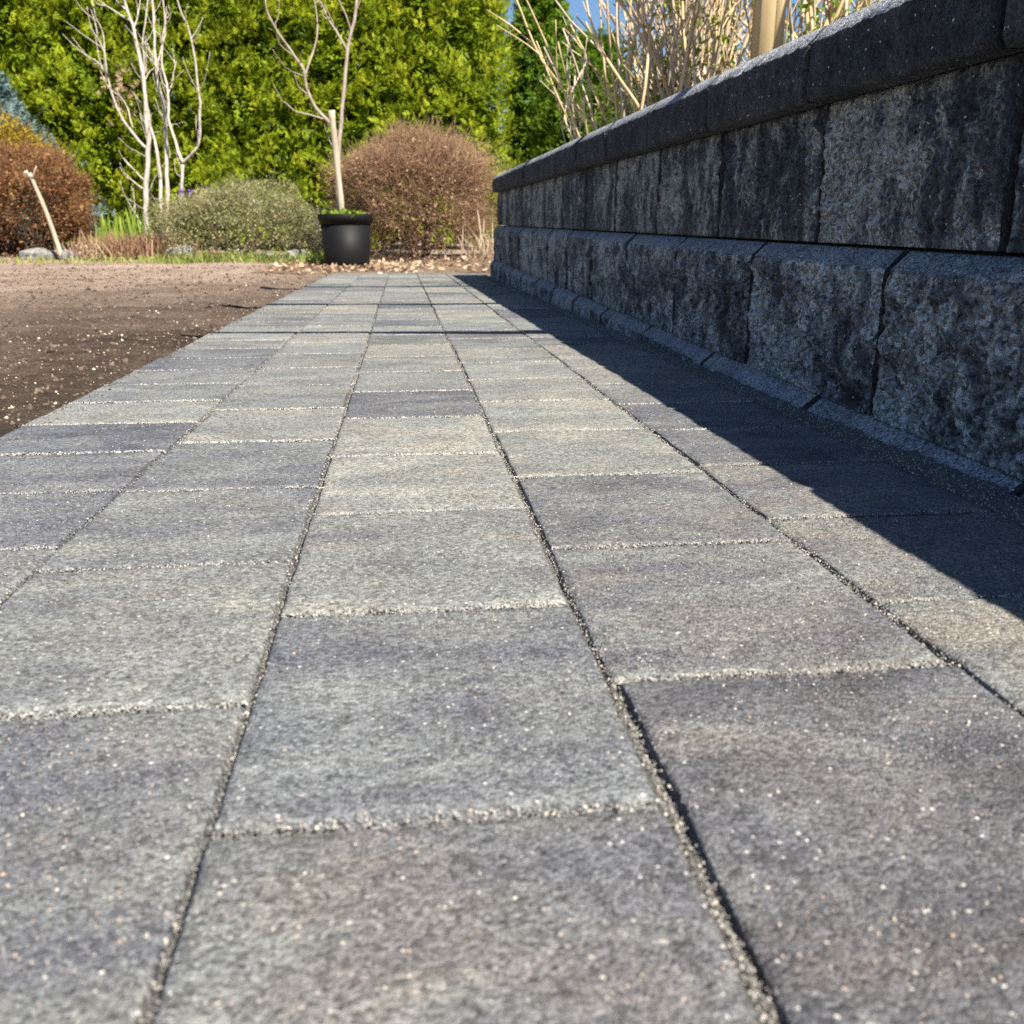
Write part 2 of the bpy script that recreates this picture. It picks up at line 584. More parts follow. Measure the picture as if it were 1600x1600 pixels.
M_BLADE = mat_leaf("fresh_blades", [(0, (.12, .22, .03)), (.5, (.26, .38, .05)), (1, (.42, .48, .10))], .4)
M_DRY = mat_leaf("dry_stalks", [(0, (.17, .09, .055)), (.5, (.33, .20, .125)), (1, (.47, .32, .20))], .2)
M_STRAW = mat_leaf("straw_grass", [(0, (.33, .24, .15)), (.5, (.52, .41, .28)), (1, (.66, .56, .42))], .2)
M_GRASS = mat_leaf("grass_blades", [(0, (.10, .15, .03)), (.4, (.20, .27, .05)), (.75, (.36, .36, .12)), (1, (.48, .40, .20))], .35)
M_LEAFL = mat_leaf("fallen_leaves", [(0, (.16, .09, .05)), (.4, (.36, .24, .15)), (.75, (.55, .43, .31)), (1, (.68, .60, .50))], .15)
M_ROCK = mat_simple("grey_stone", [(.3, (.07, .07, .066)), (.5, (.20, .20, .19)), (.75, (.40, .39, .37))], 22, .9, .7, .02)
M_PURPLE = mat_simple("purple_petals", [(.3, (.22, .10, .42)), (.7, (.38, .20, .60))], 50, .6, 0)

# ------------------------------------------------------------------ ground
def grid(xs, ys, zf):
    X, Y = np.meshgrid(xs, ys)
    P = np.stack([X.ravel(), Y.ravel(), np.zeros(X.size)], 1)
    P[:, 2] = zf(P)
    nx, ny = len(xs), len(ys)
    i = (np.arange(ny - 1)[:, None] * nx + np.arange(nx - 1)[None]).ravel()
    F = np.stack([i, i + 1, i + nx + 1, i + nx], 1)
    return P, F


PATH_L, PATH_R, PATH_Y0, PATH_Y1 = -0.502, 0.525, -1.2, 7.06


def soil_z(P):
    z = gz(P[:, 1]) - 0.014
    nearpath = np.clip((-(P[:, 0] - PATH_L)) / .12, 0, 1)
    far = np.clip((P[:, 1] - 7.1) / .6, 0, 1)
    amp = np.where(P[:, 0] < PATH_L, nearpath, far)
    inside = (P[:, 0] > PATH_L - .005) & (P[:, 1] < PATH_Y1 + .02)
    z = z + amp * (.010 * fbm(P, 2.0, 3, 3) + .007 * fbm(P, 14, 5, 3) + .008)
    # the planting bed at the far end is mounded a little
    bed = np.clip((P[:, 1] - 9.6) / .8, 0, 1)
    z = z + bed * (.03 + .02 * fbm(P, 2.5, 9, 2))
    mound = np.exp(-(((P[:, 0] - .75) / .45) ** 2 + ((P[:, 1] - 8.0) / .7) ** 2))
    z = z + .085 * mound
    z = np.where(inside, gz(P[:, 1]) - .09, z)
    return z


xs = np.concatenate([np.linspace(-60, -9, 14), np.arange(-8.6, -2.2, .09), np.arange(-2.2, -.56, .028), np.array([-.53, -.512, -.503, -.45, 0, .5]), np.arange(.7, 3, .12), np.linspace(3.3, 60, 18)])
ys = np.concatenate([np.linspace(-40, -1.3, 10), np.arange(-1, .6, .1), np.arange(.6, 4.2, .03), np.arange(4.2, 7.0, .06), np.array([7.03, 7.07, 7.09]), np.arange(7.14, 12, .08), np.linspace(12.5, 120, 16)])
V, Fq = grid(xs, ys, soil_z)
tag(obj("ground", V, Fq, M_SOIL), kind="structure")

# mulched strip beyond the path end, lying on the soil
xs = np.arange(-1.1, 2.6, .06); ys = np.arange(7.10, 10.4, .07)
V, Fq = grid(xs, ys, lambda P: soil_z(P) + .004 + .014 * np.clip(fbm(P, 5, 31, 3) + .5, 0, 1) * np.clip(np.minimum(P[:, 0] + 1.1, 10.33 - P[:, 1]) * 4, 0, 1) * np.clip((P[:, 1] - 7.10) * 6, 0.0, 1))
tag(obj("mulch_bed", V, Fq, M_LITTERSOIL), kind="structure")

# ------------------------------------------------------------------ path: sand bed and pavers
xs = np.concatenate([np.linspace(PATH_L, .575, 60)])
ys = np.concatenate([np.linspace(PATH_Y0, .2, 20), np.arange(.22, 2.5, .012), np.linspace(2.52, PATH_Y1, 90)])


def sand_z(P):
    z = gz(P[:, 1]) - .0056 + .0010 * fbm(P, 45, 2, 2)
    strip = np.clip((P[:, 0] - .517) / .012, 0, 1)
    return z + strip * (.0046 + .003 * fbm(P, 60, 8, 3)) - np.clip((PATH_L + .01 - P[:, 0]) / .01, 0, 1) * .05


V, Fq = grid(xs, ys, sand_z)
path = tag(obj("garden_path", V, Fq, M_SAND), kind="structure")

COLS = [(-.497, -.2748, .181, .930), (-.2716, -.0868, .2300, .4625), (-.0836, .1055, .2355, .348), (.1088, .3048, .2352, .4665), (.3080, .5150, .1995, .5630)]


def paver_mesh(idx):
    """unit paver (x,y in -.5..+.5, z top = 0) with worn, slightly wavy arrises"""
    nx, ny = 14, 14
    e = np.array([0, .012, .03, .06])
    u = np.concatenate([e, np.linspace(.1, .9, nx - 6), 1 - e[::-1]]) - .5
    X, Y = np.meshgrid(u, u)
    P = np.stack([X.ravel(), Y.ravel(), np.zeros(X.size)], 1)
    n = len(u)
    ed = .5 - np.maximum(np.abs(P[:, 0]), np.abs(P[:, 1]))
    Q = P * np.array([.2, .23, 1])
    s = idx * 13
    P[:, 2] = .0009 * fbm(Q, 22, s, 3) - .0026 * np.clip(1 - ed / .02, 0, 1) ** 2 * (1 + .7 * vn(Q, 55, s + 3))
    rim = ed < .02
    P[rim, 0] += .003 * vn(Q[rim], 60, s + 5) + .004 * vn(Q[rim], 160, s + 6)
    P[rim, 1] += .0025 * vn(Q[rim], 60, s + 7) + .003 * vn(Q[rim], 160, s + 8)
    i = (np.arange(n - 1)[:, None] * n + np.arange(n - 1)[None]).ravel()
    Fq = np.stack([i, i + 1, i + n + 1, i + n], 1)
    # skirt
    loop = np.concatenate([np.arange(n), np.arange(1, n) * n + n - 1, (n - 1) * n + np.arange(n - 2, -1, -1), np.arange(n - 2, 0, -1) * n])
    L = len(loop)
    S = P[loop].copy(); S[:, 2] = -.06
    b = len(P)
    j = np.arange(L); k = (j + 1) % L
    Fs = np.stack([loop[j], b + j, b + k, loop[k]], 1)
    return mesh("paver", np.vstack([P, S]), [Fq, Fs, list(range(b + L - 1, b - 1, -1))], M_PAVER)


PAVERS = [paver_mesh(i) for i in range(10)]
TONES = {0: {.93: (.30, .2), 1.11: (.18, .1), 1.29: (.66, .4), 1.47: (.42, .2), 1.65: (.45, .4), 1.83: (.25, .0), .749: (.30, .1), .568: (.4, .3)},
         1: {.2325: (.42, .5), .4625: (.62, .5), .6925: (.42, .4), .9225: (.33, .25), 1.1525: (.62, .55), 1.3825: (.45, .4), 1.6125: (.5, .4)},
         2: {.1125: (.46, .7), .348: (.40, .2), .5835: (.58, .55), .819: (.66, .55), 1.0545: (.72, .6), 1.29: (.22, .4), 1.5255: (.5, .4)},
         3: {.185: (.24, .75), .4665: (.42, .65), .7017: (.36, .6), .9369: (.62, .6), 1.1721: (.68, .6), 1.4073: (.58, .6)},
         4: {.3635: (.62, .85), .563: (.45, .75), .7625: (.42, .7), .962: (.3, .4), 1.1615: (.25, .3)}}
slope = math.atan(.0188)
row_joints = []
for ci, (x0, x1, L, y0) in enumerate(COLS):
    k0 = int(math.floor((y0 - PATH_Y0) / L))
    y = y0 - k0 * L
    while y < PATH_Y1 - .02:
        ye = min(y + L, PATH_Y1)
        if ci == 3 and abs(y - .185) < .01: ye = y0
        if ci == 3 and abs(ye - .2313) < .02: ye = .185
        if ye - y > .05:
            o = bpy.data.objects.new("paver", random.choice(PAVERS))
            COL.objects.link(o)
            o.parent = path
            yc = (y + ye) / 2
            gap = .0042
            jx, jy = random.uniform(-.0018, .0018), random.uniform(-.0012, .0012)
            o.location = ((x0 + x1) / 2 + jx, yc + jy, float(gz(yc)) + random.uniform(-.0007, .0007))
            flip = random.choice((0, 1))
            o.rotation_euler = ((slope if flip else -slope) + random.uniform(-.0022, .0022), random.uniform(-.0018, .0018), flip * math.pi + random.uniform(-.004, .004))
            o.scale = (x1 - x0, ye - y - gap, 1)
            tw = next((t for q, t in TONES[ci].items() if abs(q - y) < .05), None) or (random.choice((.22, .40, .48, .55, .62, .70)) + random.uniform(-.05, .05), random.uniform(.15, .85))
            o.color = (tw[0] + (.08 if y > .8 else (.03 if y > .5 else -.03)), tw[1] * .85, 0, 1)  # slab tone plus a distance step that paints in grazing-light brightening
            row_joints.append((x0, x1, y))
        y = ye if ci == 3 and abs(ye - .185) < .01 else (y0 if ci == 3 and abs(y - .185) < .01 else y + L)

# loose jointing sand: pale grains swept into the cross joints, darker in the long joints
gp, gs, gt = [], [], []
for (x0, x1, y) in row_joints:
    if not (.2 < y < 4.6): continue
    dens = .7 if y < .5 else (.95 if y < 1.6 else .5)
    n = int((x1 - x0) / .00065 * dens)
    px = rng.uniform(x0, x1, n)
    keep = vn(np.stack([px, np.full(n, y), np.zeros(n)], 1), 38, 4) > -.72
    px = px[keep]; n = len(px)
    py = y + rng.normal(0, .0011, n) + .001 * vn(np.stack([px, np.full(n, y), np.ones(n)], 1), 60, 9)
    sz = rng.uniform(.0003, .00085, n) * (1 if y < 1.0 else 1.7)
    gp.append(np.stack([px, py, gz(py) + .0001 + rng.uniform(-.0016, .0005, n)], 1)); gs.append(sz); gt.append(np.clip(rng.normal(.54, .22, n), 0, 1))
for x in (-.2732, -.0852, .1072, .3064):
    n = 6000
    py = .2 + 2.8 * rng.random(n) ** 1.6
    px = x + rng.normal(0, .0013, n)
    sz = rng.uniform(.00025, .0007, n) * (1 + .5 * (py > 1))
    gp.append(np.stack([px, py, gz(py) - .0032 + rng.uniform(-.0022, .0024, n)], 1)); gs.append(sz); gt.append(np.clip(rng.normal(.25, .2, n), 0, 1))
# spill along the long joints and the strip beside the wall footing
n = 9000
px = rng.uniform(.512, .562, n); py = .5 + 4.5 * rng.random(n) ** 1.5
gp.append(np.stack([px, py, gz(py) + .0005 + rng.uniform(-.002, .002, n)], 1)); gs.append(rng.uniform(.0004, .0012, n)); gt.append(np.clip(rng.normal(.42, .2, n), 0, 1))
for x in (-.2732, -.0852, .1072, .3064):      # grains lodged against the arrises of the long joints
    n = 700
    py = .2 + 2.2 * rng.random(n) ** 1.5
    py = py[vn(np.stack([np.full(n, x), py, np.zeros(n)], 1), 16, 14) > .05]; n = len(py)
    px = x - .002 + rng.normal(0, .0022, n)
    gp.append(np.stack([px, py, gz(py) + rng.uniform(-.001, .0005, n)], 1)); gs.append(rng.uniform(.0003, .0009, n)); gt.append(np.clip(rng.normal(.45, .22, n), 0, 1))
gp, gs, gt = np.concatenate(gp), np.concatenate(gs), np.concatenate(gt)
fx = rng.normal(size=(len(gp), 3)) * np.array([1, 1, .35]); fy = rng.normal(size=(len(gp), 3)) * np.array([1, 1, .35])
gp[:, 2] -= gs * .5
sg = gs[:, None] * rng.uniform(.7, 1.25, (len(gp), 3)); sg[:, 2] *= 1.5
X_, Y_, Z_ = frames(fx, fy); sg[:, 2] *= np.sign(Z_[:, 2])
V, Fq = scatter(PYV, PYF, gp, fx, fy, sg)
tag(obj("joint_sand", V, Fq, M_GRAIN, path, smooth=False, tint=rep(gt, 6)), kind="stuff")

# exposed aggregate: small rounded grains standing proud of the nearest pavers
n = 64000
py = .2 + 1.15 * rng.random(n) ** 1.35
px = np.clip(.06 + (rng.random(n) - .5) * (.30 + 1.0 * py), -.495, .513)
inside = np.zeros(n, bool)
for (x0, x1, L, y0) in COLS:
    fy = ((py - y0) / L) % 1.0 * L
    inside |= (px > x0 + .003) & (px < x1 - .003) & (fy > .0035) & (fy < L - .0035)
px, py = px[inside], py[inside]; n = len(px)
sz = rng.uniform(.0003, .0008, n) * (1 + .9 * (rng.random(n) > .985))
P = np.stack([px, py, gz(py) - .0009 + .0004 * rng.random(n)], 1)
fx = np.stack([rng.normal(size=n), rng.normal(size=n), .25 * rng.normal(size=n)], 1); fy = np.stack([rng.normal(size=n), rng.normal(size=n), .1 * rng.normal(size=n)], 1)
X_, Y_, Z_ = frames(fx, fy)
V, Fq = scatter(PYV, PYF, P, fx, fy, np.stack([sz, sz * rng.uniform(.6, 1, n), .0013 * np.sign(Z_[:, 2])], 1))
AG = mat_tint("aggregate_grain", [(0, (.06, .06, .07)), (.35, (.12, .12, .13)), (.6, (.17, .17, .165)), (.82, (.23, .225, .205)), (.95, (.40, .38, .34)), (1, (.40, .29, .23))], .8, 0, 300)
tag(obj("aggregate_grains", V, Fq, AG, path, smooth=True, tint=rep(np.clip(rng.normal(.5, .24, n), 0, 1), 6)), kind="stuff")

# loose grit lying on the nearest pavers
n = 1500
py = .2 + 1.9 * rng.random(n) ** 1.4; px = rng.uniform(-.49, .51, n)
sz = rng.uniform(.0004, .0011, n)
V, Fq = scatter(OCV, OCF, np.stack([px, py, gz(py) + sz * .4], 1), rdir(n), rdir(n), sz[:, None] * rng.uniform(.7, 1.3, (n, 3)))
tag(obj("loose_grit", V, Fq, M_GRAIN, path, smooth=False, tint=rep(np.clip(rng.normal(.6, .25, n), 0, 1), 6)), kind="stuff")

# ------------------------------------------------------------------ retaining wall
WALL_END = 6.20
wall = thing("retaining_wall", "low charcoal split-face concrete block retaining wall with smooth chamfered coping", "wall", (.75, 2.0, -.02))


def block(name, along, y0, y1, face, depth, z0, z1, mat, rough, cham=(.024, .021), near=False, gap=.005, seed=0, endbev=.011, chmat=True, botlip=0):
    """a concrete block. along='y': front looks to -x at x=face; along='x': front looks to +y at y=face"""
    L = (y1 - y0) - gap
    H = z1 - z0
    step = .0026 if near and 'footing' not in name else (.007 if y0 < 2.6 else .014)
    ns = max(8, int(L / step)); ntf = max(6, int((H - cham[1]) / step))
    s = np.linspace(0, 1, ns)
    zs = np.concatenate([np.linspace(0, H - cham[1], ntf), np.array([H])])
    Y = y0 + gap / 2 + s * L
    rows = []
    yy, zz = np.meshgrid(Y, z0 + zs)
    P = np.stack([np.zeros(yy.size), yy.ravel(), zz.ravel()], 1)
    d = np.minimum(P[:, 1] - Y[0], Y[-1] - P[:, 1])
    zrel = P[:, 2] - z0
    d2 = np.minimum(np.minimum(d, zrel), np.maximum(H - cham[1] - zrel, 0))
    amp = np.clip(d2 / .018, .12, 1)
    disp = rough * amp * (.28 * fbm(P, 9, seed, 2) + .34 * fbm(P, 34, seed + 3, 2) + .50 * fbm(P, 105, seed + 7, 2))
    x = disp - rough * .2 + endbev * np.clip(1 - d / .016, 0, 1) ** 2
    if botlip:
        x = x + botlip * np.clip(1 - zrel / .010, 0, 1)
    top = np.zeros(len(P), bool); top[-ns:] = True
    x[top] = cham[0] + .0008 * vn(P[top], 60, seed) + endbev * np.clip(1 - d[top] / .006, 0, 1) ** 2
    edge = np.zeros(len(P), bool); edge[-2 * ns:-ns] = True
    x[edge] = .0022 * vn(P[edge], 45, seed + 2) + .0018 * vn(P[edge], 120, seed + 4) + endbev * np.clip(1 - d[edge] / .008, 0, 1) ** 2
    P[edge, 2] += .0016 * vn(P[edge], 70, seed + 9)
    P[:, 0] = x
    nt = len(zs)
    G = P.reshape(nt, ns, 3)
    back = np.zeros((nt, 2, 3))
    back[:, 0, 0] = depth; back[:, 0, 1] = Y[-1]; back[:, 0, 2] = z0 + zs
    back[:, 1, 0] = depth; back[:, 1, 1] = Y[0]; back[:, 1, 2] = z0 + zs
    G = np.concatenate([G, back], 1)
    n = ns + 2
    V = G.reshape(-1, 3)
    i = np.arange(nt - 1)[:, None] * n; j = np.arange(n)[None]; k = (j + 1) % n
    Fq = np.stack([i + k, i + j, i + n + j, i + n + k], -1).reshape(-1, 4)
    capb = list(range(n)); capt = list(range((nt - 1) * n + n - 1, (nt - 1) * n - 1, -1))
    W = V.copy()
    if along == 'y':
        W[:, 0] = face + V[:, 0]
    else:
        W[:, 0] = V[:, 1]; W[:, 1] = face - V[:, 0]
        Fq = Fq; capb, capt = capb, capt
    org = W.mean(0)
    o = obj(name, W, [Fq, capb, capt], mat, wall, origin=org)
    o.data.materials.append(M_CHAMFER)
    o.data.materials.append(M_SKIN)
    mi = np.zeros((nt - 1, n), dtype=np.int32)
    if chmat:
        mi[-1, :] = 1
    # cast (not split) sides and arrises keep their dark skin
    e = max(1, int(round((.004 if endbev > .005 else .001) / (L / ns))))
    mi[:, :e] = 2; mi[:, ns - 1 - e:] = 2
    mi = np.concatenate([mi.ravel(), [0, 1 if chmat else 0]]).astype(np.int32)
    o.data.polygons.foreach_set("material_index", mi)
    return o


BL = .4597
sd = 100


def course(name, y_joint, L, face, depth, z0, z1, mat, rough, **kw):
    global sd
    k = int(math.floor((y_joint + 1.4) / L))
    y = y_joint - k * L
    while y < WALL_END - .05:
        ye = min(y + L, WALL_END)
        if WALL_END - ye < .1: ye = WALL_END
        sd += 31
        block(name, 'y', y, ye, face + random.uniform(-.0015, .0015), depth, z0, z1, mat, rough, near=(.6 < ye < 2.2), seed=sd, **kw)
        y = ye


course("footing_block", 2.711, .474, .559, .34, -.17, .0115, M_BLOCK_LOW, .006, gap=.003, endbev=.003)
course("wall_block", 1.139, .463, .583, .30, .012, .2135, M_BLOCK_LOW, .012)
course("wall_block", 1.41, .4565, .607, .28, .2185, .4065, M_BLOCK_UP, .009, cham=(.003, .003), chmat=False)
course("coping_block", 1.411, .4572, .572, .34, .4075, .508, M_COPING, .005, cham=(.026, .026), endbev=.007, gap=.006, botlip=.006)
# the wall turns the corner and runs away to the right
for zi, (nm, z0, z1, off, mt, ro, kw) in enumerate((("footing_block", -.17, .0115, .024, M_BLOCK_LOW, .006, {}), ("wall_block", .012, .2135, 0, M_BLOCK_LOW, .013, {}), ("wall_block", .2185, .4065, -.024, M_BLOCK_UP, .0085, dict(cham=(.003, .003), chmat=False)), ("coping_block", .4075, .508, .011, M_COPING, .004, dict(cham=(.026, .026), endbev=.004)))):
    x = .90 + (.2 if zi % 2 else 0)
    xa = .925
    while xa < 4.2:
        xb = x + .46 if xa == .925 else xa + .46
        sd += 31
        block(nm, 'x', xa, xb, WALL_END - .0 + off, .28, z0, z1, mt, ro, seed=sd, **kw)
        xa = xb

# soil of the raised bed behind the wall
xs = np.concatenate([np.arange(.84, 3.2, .06), np.linspace(3.3, 14, 20)]); ys = np.concatenate([np.arange(-3, 5.96, .07), np.array([5.97])])
V, Fq = grid(xs, ys, lambda P: .43 + .03 * fbm(P, 2, 41, 3) * np.clip((P[:, 0] - .9) * 4, 0, 1) + .012 * fbm(P, 12, 43, 2) * np.clip((P[:, 0] - .9) * 4, 0, 1) + .02 * np.clip(P[:, 0] - 1.2, 0, 2))
tag(obj("raised_bed_ground", V, Fq, M_BEDSOIL), kind="structure")

# ------------------------------------------------------------------ soil clods and pebbles on the bare soil
n = 4600
py = .9 + 7.5 * rng.random(n) ** 1.25
px = PATH_L - .03 - np.abs(rng.normal(0, 1, n)) * (.25 + .33 * py)
P = np.stack([px, py, np.zeros(n)], 1)
rot = P @ np.array([[.8, .6, 0], [-.6, .8, 0], [0, 0, 1.0]])
cl = .35 * vn(rot, 2.2, 77) + .45 * vn(rot, 6.1, 78) + 1.1 * np.exp((px - PATH_L) / .35)
keep = cl + rng.random(n) > .62 + .05 * P[:, 1]
P = P[keep]; n = len(P)
P[:, 2] = soil_z(P)
sz = (.0012 + .0028 * rng.random(n) ** 4) * (1 + .07 * P[:, 1])
P[:, 2] += sz * .25
V, Fq = scatter(OCV, OCF, P, rdir(n), rdir(n), sz[:, None] * rng.uniform(.7, 1.4, (n, 3)))
tag(obj("gravel", V, Fq, M_PEBBLE, smooth=True, tint=rep(np.clip(rng.normal(.5, .22, n), 0, 1), 6)), "small pale pebbles strewn over the bare brown soil", "gravel", kind="stuff")
n = 16000
py = .9 + 8.4 * rng.random(n) ** 1.2
px = PATH_L - .02 - np.abs(rng.normal(0, 1, n)) * (.3 + .38 * py)
spill = rng.random(n) < .07
px = np.where(spill, PATH_L + np.abs(rng.normal(0, .022, n)), px)
P = np.stack([px, py, np.zeros(n)], 1)
P[:, 2] = np.where(spill, gz(py), soil_z(P))
sz = np.where(spill, .35, 1.0) * (.002 + .006 * rng.random(n) ** 4) * (1 + .06 * P[:, 1])
V, Fq = scatter(OCV, OCF, P, rdir(n), rdir(n), sz[:, None] * rng.uniform(.5, 1.5, (n, 3)))
tag(obj("soil_crumbs", V, Fq, M_CLOD, smooth=False, tint=rep(np.clip(rng.normal(.5, .25, n), 0, 1), 6)), "loose brown crumbs of soil covering the bare ground", "soil", kind="stuff")
# fallen leaves beyond the path end
n = 2600
px = rng.uniform(-1.0, 1.9, n); py = 7.12 + 2.9 * rng.random(n) ** .9
P = np.stack([px, py, np.zeros(n)], 1); P[:, 2] = soil_z(P) + .022
V, Fq = scatter(LFV, LFF, P, rdir(n) * np.array([1, 1, .35]), rdir(n) * np.array([1, 1, .3]), rng.uniform(.02, .06, n))
tag(obj("leaf_litter", V, Fq, M_LEAFL, tint=rep(rng.random(n), 7)), "dry tan leaf litter scattered beyond the end of the path", "leaf litter", kind="stuff")


# ------------------------------------------------------------------ trees: cedar hedge
def cedar_parts(H, R, seed, tufts, per=27, size=(.048, .10), z0=.12, shape='column'):
    g = np.random.default_rng(seed)
    z = z0 + (H - z0) * g.random(tufts) ** 1.05
    th = g.uniform(0, 2 * math.pi, tufts)
    t = (z - z0) / (H - z0)
    if shape == 'column':
        rr = R * np.clip(np.minimum(.72 + t * 2.2, 1.0) * (1 - np.clip((t - .55) / .45, 0, 1) ** 1.6 * .93), .05, 1)
    else:
        rr = R * np.clip((1 - t) ** .85 + .03, .03, 1) * np.clip(.75 + t * 4, 0, 1)
    dirs = np.stack([np.cos(th), np.sin(th), np.zeros(tufts)], 1)
    c0 = dirs * R + np.stack([np.zeros(tufts), np.zeros(tufts), z], 1)
    lump = 1 + .13 * vn(c0, 2.3, seed) + .11 * vn(c0, 5.5, seed + 1)
    depth = 1 - .16 * g.random(tufts) ** 2
    c = dirs * (rr * lump * depth)[:, None]; c[:, 2] = z
    n = tufts * per
    pos = np.repeat(c, per, 0) + g.normal(0, .055, (n, 3))
    out = np.repeat(dirs, per, 0)
    rd = g.normal(size=(n, 3))
    ax = out * .40 + rd * .40 + np.array([0, 0, .55])
    tw = np.cross(out, np.array([0, 0, 1.0])) * 1.0 + g.normal(size=(n, 3)) * .45
    s = g.uniform(size[0], size[1], n)
    tt = np.repeat(np.clip(g.normal(.58, .18, tufts), 0, 1), per) + g.normal(0, .12, n)
    # inner, sparser filling
    m = int(n * .55)
    zi = z0 + .05 + (H - z0 - .1) * g.random(m)
    ti = (zi - z0) / (H - z0)
    ri = R * (np.clip((1 - np.clip((ti - .55) / .45, 0, 1) ** 1.6 * .95), .03, 1) if shape == 'column' else np.clip((1 - ti) ** .85, .03, 1)) * g.uniform(.2, .78, m)
    thi = g.uniform(0, 2 * math.pi, m)
    pi_ = np.stack([np.cos(thi) * ri, np.sin(thi) * ri, zi], 1)
    di = np.stack([np.cos(thi), np.sin(thi), np.zeros(m)], 1)
    pos = np.vstack([pos, pi_]); ax = np.vstack([ax, di + g.normal(size=(m, 3)) * .5]); tw = np.vstack([tw, g.normal(size=(m, 3))])
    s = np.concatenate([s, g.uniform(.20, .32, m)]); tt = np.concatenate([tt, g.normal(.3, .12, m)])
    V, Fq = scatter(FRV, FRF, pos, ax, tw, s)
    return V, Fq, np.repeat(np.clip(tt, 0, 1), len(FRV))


def cedar(name, label, cat, loc, H, R, seed, tufts, mat, group=None, **kw):
    root = thing(name, label, cat, loc, group)
    V, Fq, t = cedar_parts(H, R, seed, tufts, **kw)
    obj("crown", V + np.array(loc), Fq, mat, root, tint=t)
    tv = []
    g = random.Random(seed)
    tv.append(tube(np.array([[0, 0, -.1], [.03, .02, H * .3], [-.02, 0, H * .6], [0, 0, H * .93]]) + np.array(loc), .07 * R / .8, .012, 8, 3, .01, seed))
    for k in range(10):
        a = g.uniform(0, 6.28); zz = .15 + k * H * .07
        tv.append(tube(np.array([[0, 0, zz], [.25 * R * math.cos(a), .25 * R * math.sin(a), zz + .12], [.6 * R * math.cos(a), .6 * R * math.sin(a), zz + .35]]) + np.array(loc), .018, .006, 5, 2))
    V, Fs = join(tv)
    obj("trunk", V, Fs, M_BARKD, root)
    return root


HEDGE_Y = 12.35
hl = "tall hedge cedar standing beyond the blue spruce, at the far end of the hedge"
hg = "cedars forming the hedge behind the garden"
protos = [cedar("cedar_tree", hl, "cedar tree", (0, 0, 0), 4.5, .86, 50 + i, 560, M_CEDAR, hg) for i in range(2)]
used = set()
hx = np.arange(-7.45, .7, 1.0)
HL = {3: 'hedge cedar standing behind the rust-brown round bush', 4: 'hedge cedar with a reddish dead patch behind the pale bare tree', 5: 'hedge cedar between the pale bare tree and the heather mound', 6: 'hedge cedar standing behind the low heather mound', 7: 'hedge cedar directly behind the forked potted sapling', 8: 'last cedar of the hedge, behind the big brown bush, next to the sky', 2: 'hedge cedar standing behind the blue spruce'}
for i, x in enumerate(hx):
    k = i % 2
    o = protos[k] if k not in used else copy_tree(protos[k])
    used.add(k)
    if i in HL: o['label'] = HL[i]
    else: o['label'] = hl
    o.location = (float(x) + random.uniform(-.08, .08), HEDGE_Y + random.uniform(-.12, .12), -.11)
    o.rotation_euler = (0, 0, random.uniform(0, 6.28))
    sz = random.uniform(.94, 1.08)
    o.scale = (sz, sz, sz * random.uniform(.95, 1.05))
# a reddish dead patch on one hedge cedar
hp = min([o for o in COL.objects if o.name.startswith("cedar_tree")], key=lambda o: abs(o.location.x - pt(195, 140, HEDGE_Y)[0]))
c = pt(194, 142, HEDGE_Y - .88)
n = 70
DV, DF = scatter(FRV, FRF, c + rng.normal(0, 1, (n, 3)) * np.array([.11, .06, .16]), rdir(n) + np.array([0, -.6, -.2]), rdir(n), rng.uniform(.07, .13, n))
from mathutils import Matrix
mi = (Matrix.LocRotScale(hp.location, hp.rotation_euler, hp.scale)).inverted()
DV = np.array([mi @ Vector(v) for v in DV.tolist()])
dp = bpy.data.objects.new("dead_spray", mesh("dead_spray", DV, DF, M_LEAFL, tint=np.repeat(rng.uniform(.2, .7, n), len(FRV))))
COL.objects.link(dp); dp.parent = hp; dp["kind"] = "stuff"; dp["label"] = "dry reddish brown dead sprays on the green hedge"

# darker cedars to the right, further away
cedar("cedar_tree", "slender dark green cedar with a pointed top beside a strip of blue sky", "cedar tree", (2.00, 14.2, -.12), 3.62, .50, 71, 230, M_CEDAR2, None)
cedar("cedar_tree", "dark bushy cedar showing bare reddish trunk behind the far wall corner", "cedar tree", (2.40, 12.6, -.12), 2.45, .68, 72, 210, M_CEDAR2, None, z0=.55)
cp = None
for i, (x, y, h) in enumerate(((4.2, 13.4, 2.0), (5.2, 13.0, 2.5), (6.3, 12.6, 3.0), (7.4, 12.2, 3.0))):
    if cp is None:
        o = cp = cedar("cedar_tree", "green cedar seen through the dry canes above the wall", "cedar tree", (x, y, -.12), 3.0, .8, 80, 160, M_CEDAR2, "cedars beyond the raised bed")
    else:
        o = copy_tree(cp)
    o.location = (x, y, -.12); o.rotation_euler = (0, 0, i * 1.7); o.scale = (1, 1, h / 3.0)

# blue spruce at the left
sp = pt(-5, 330, 11.3)
root = thing("blue_spruce", "pale blue spruce rising behind the rust-brown round bush", "spruce tree", (sp[0], 11.3, -.1))
V, Fq, t = cedar_parts(1.74, 1.08, 93, 360, 14, (.07, .13), .25, 'cone')
obj("crown", V + np.array([sp[0], 11.3, -.1]), Fq, M_SPRUCE, root, tint=t)
V, Fs = tube(np.array([[0, 0, -.05], [.01, 0, .8], [0, 0, 1.7]]) + np.array([sp[0], 11.3, -.1]), .05, .01, 8, 3)
obj("trunk", V, Fs, M_BARKD, root)


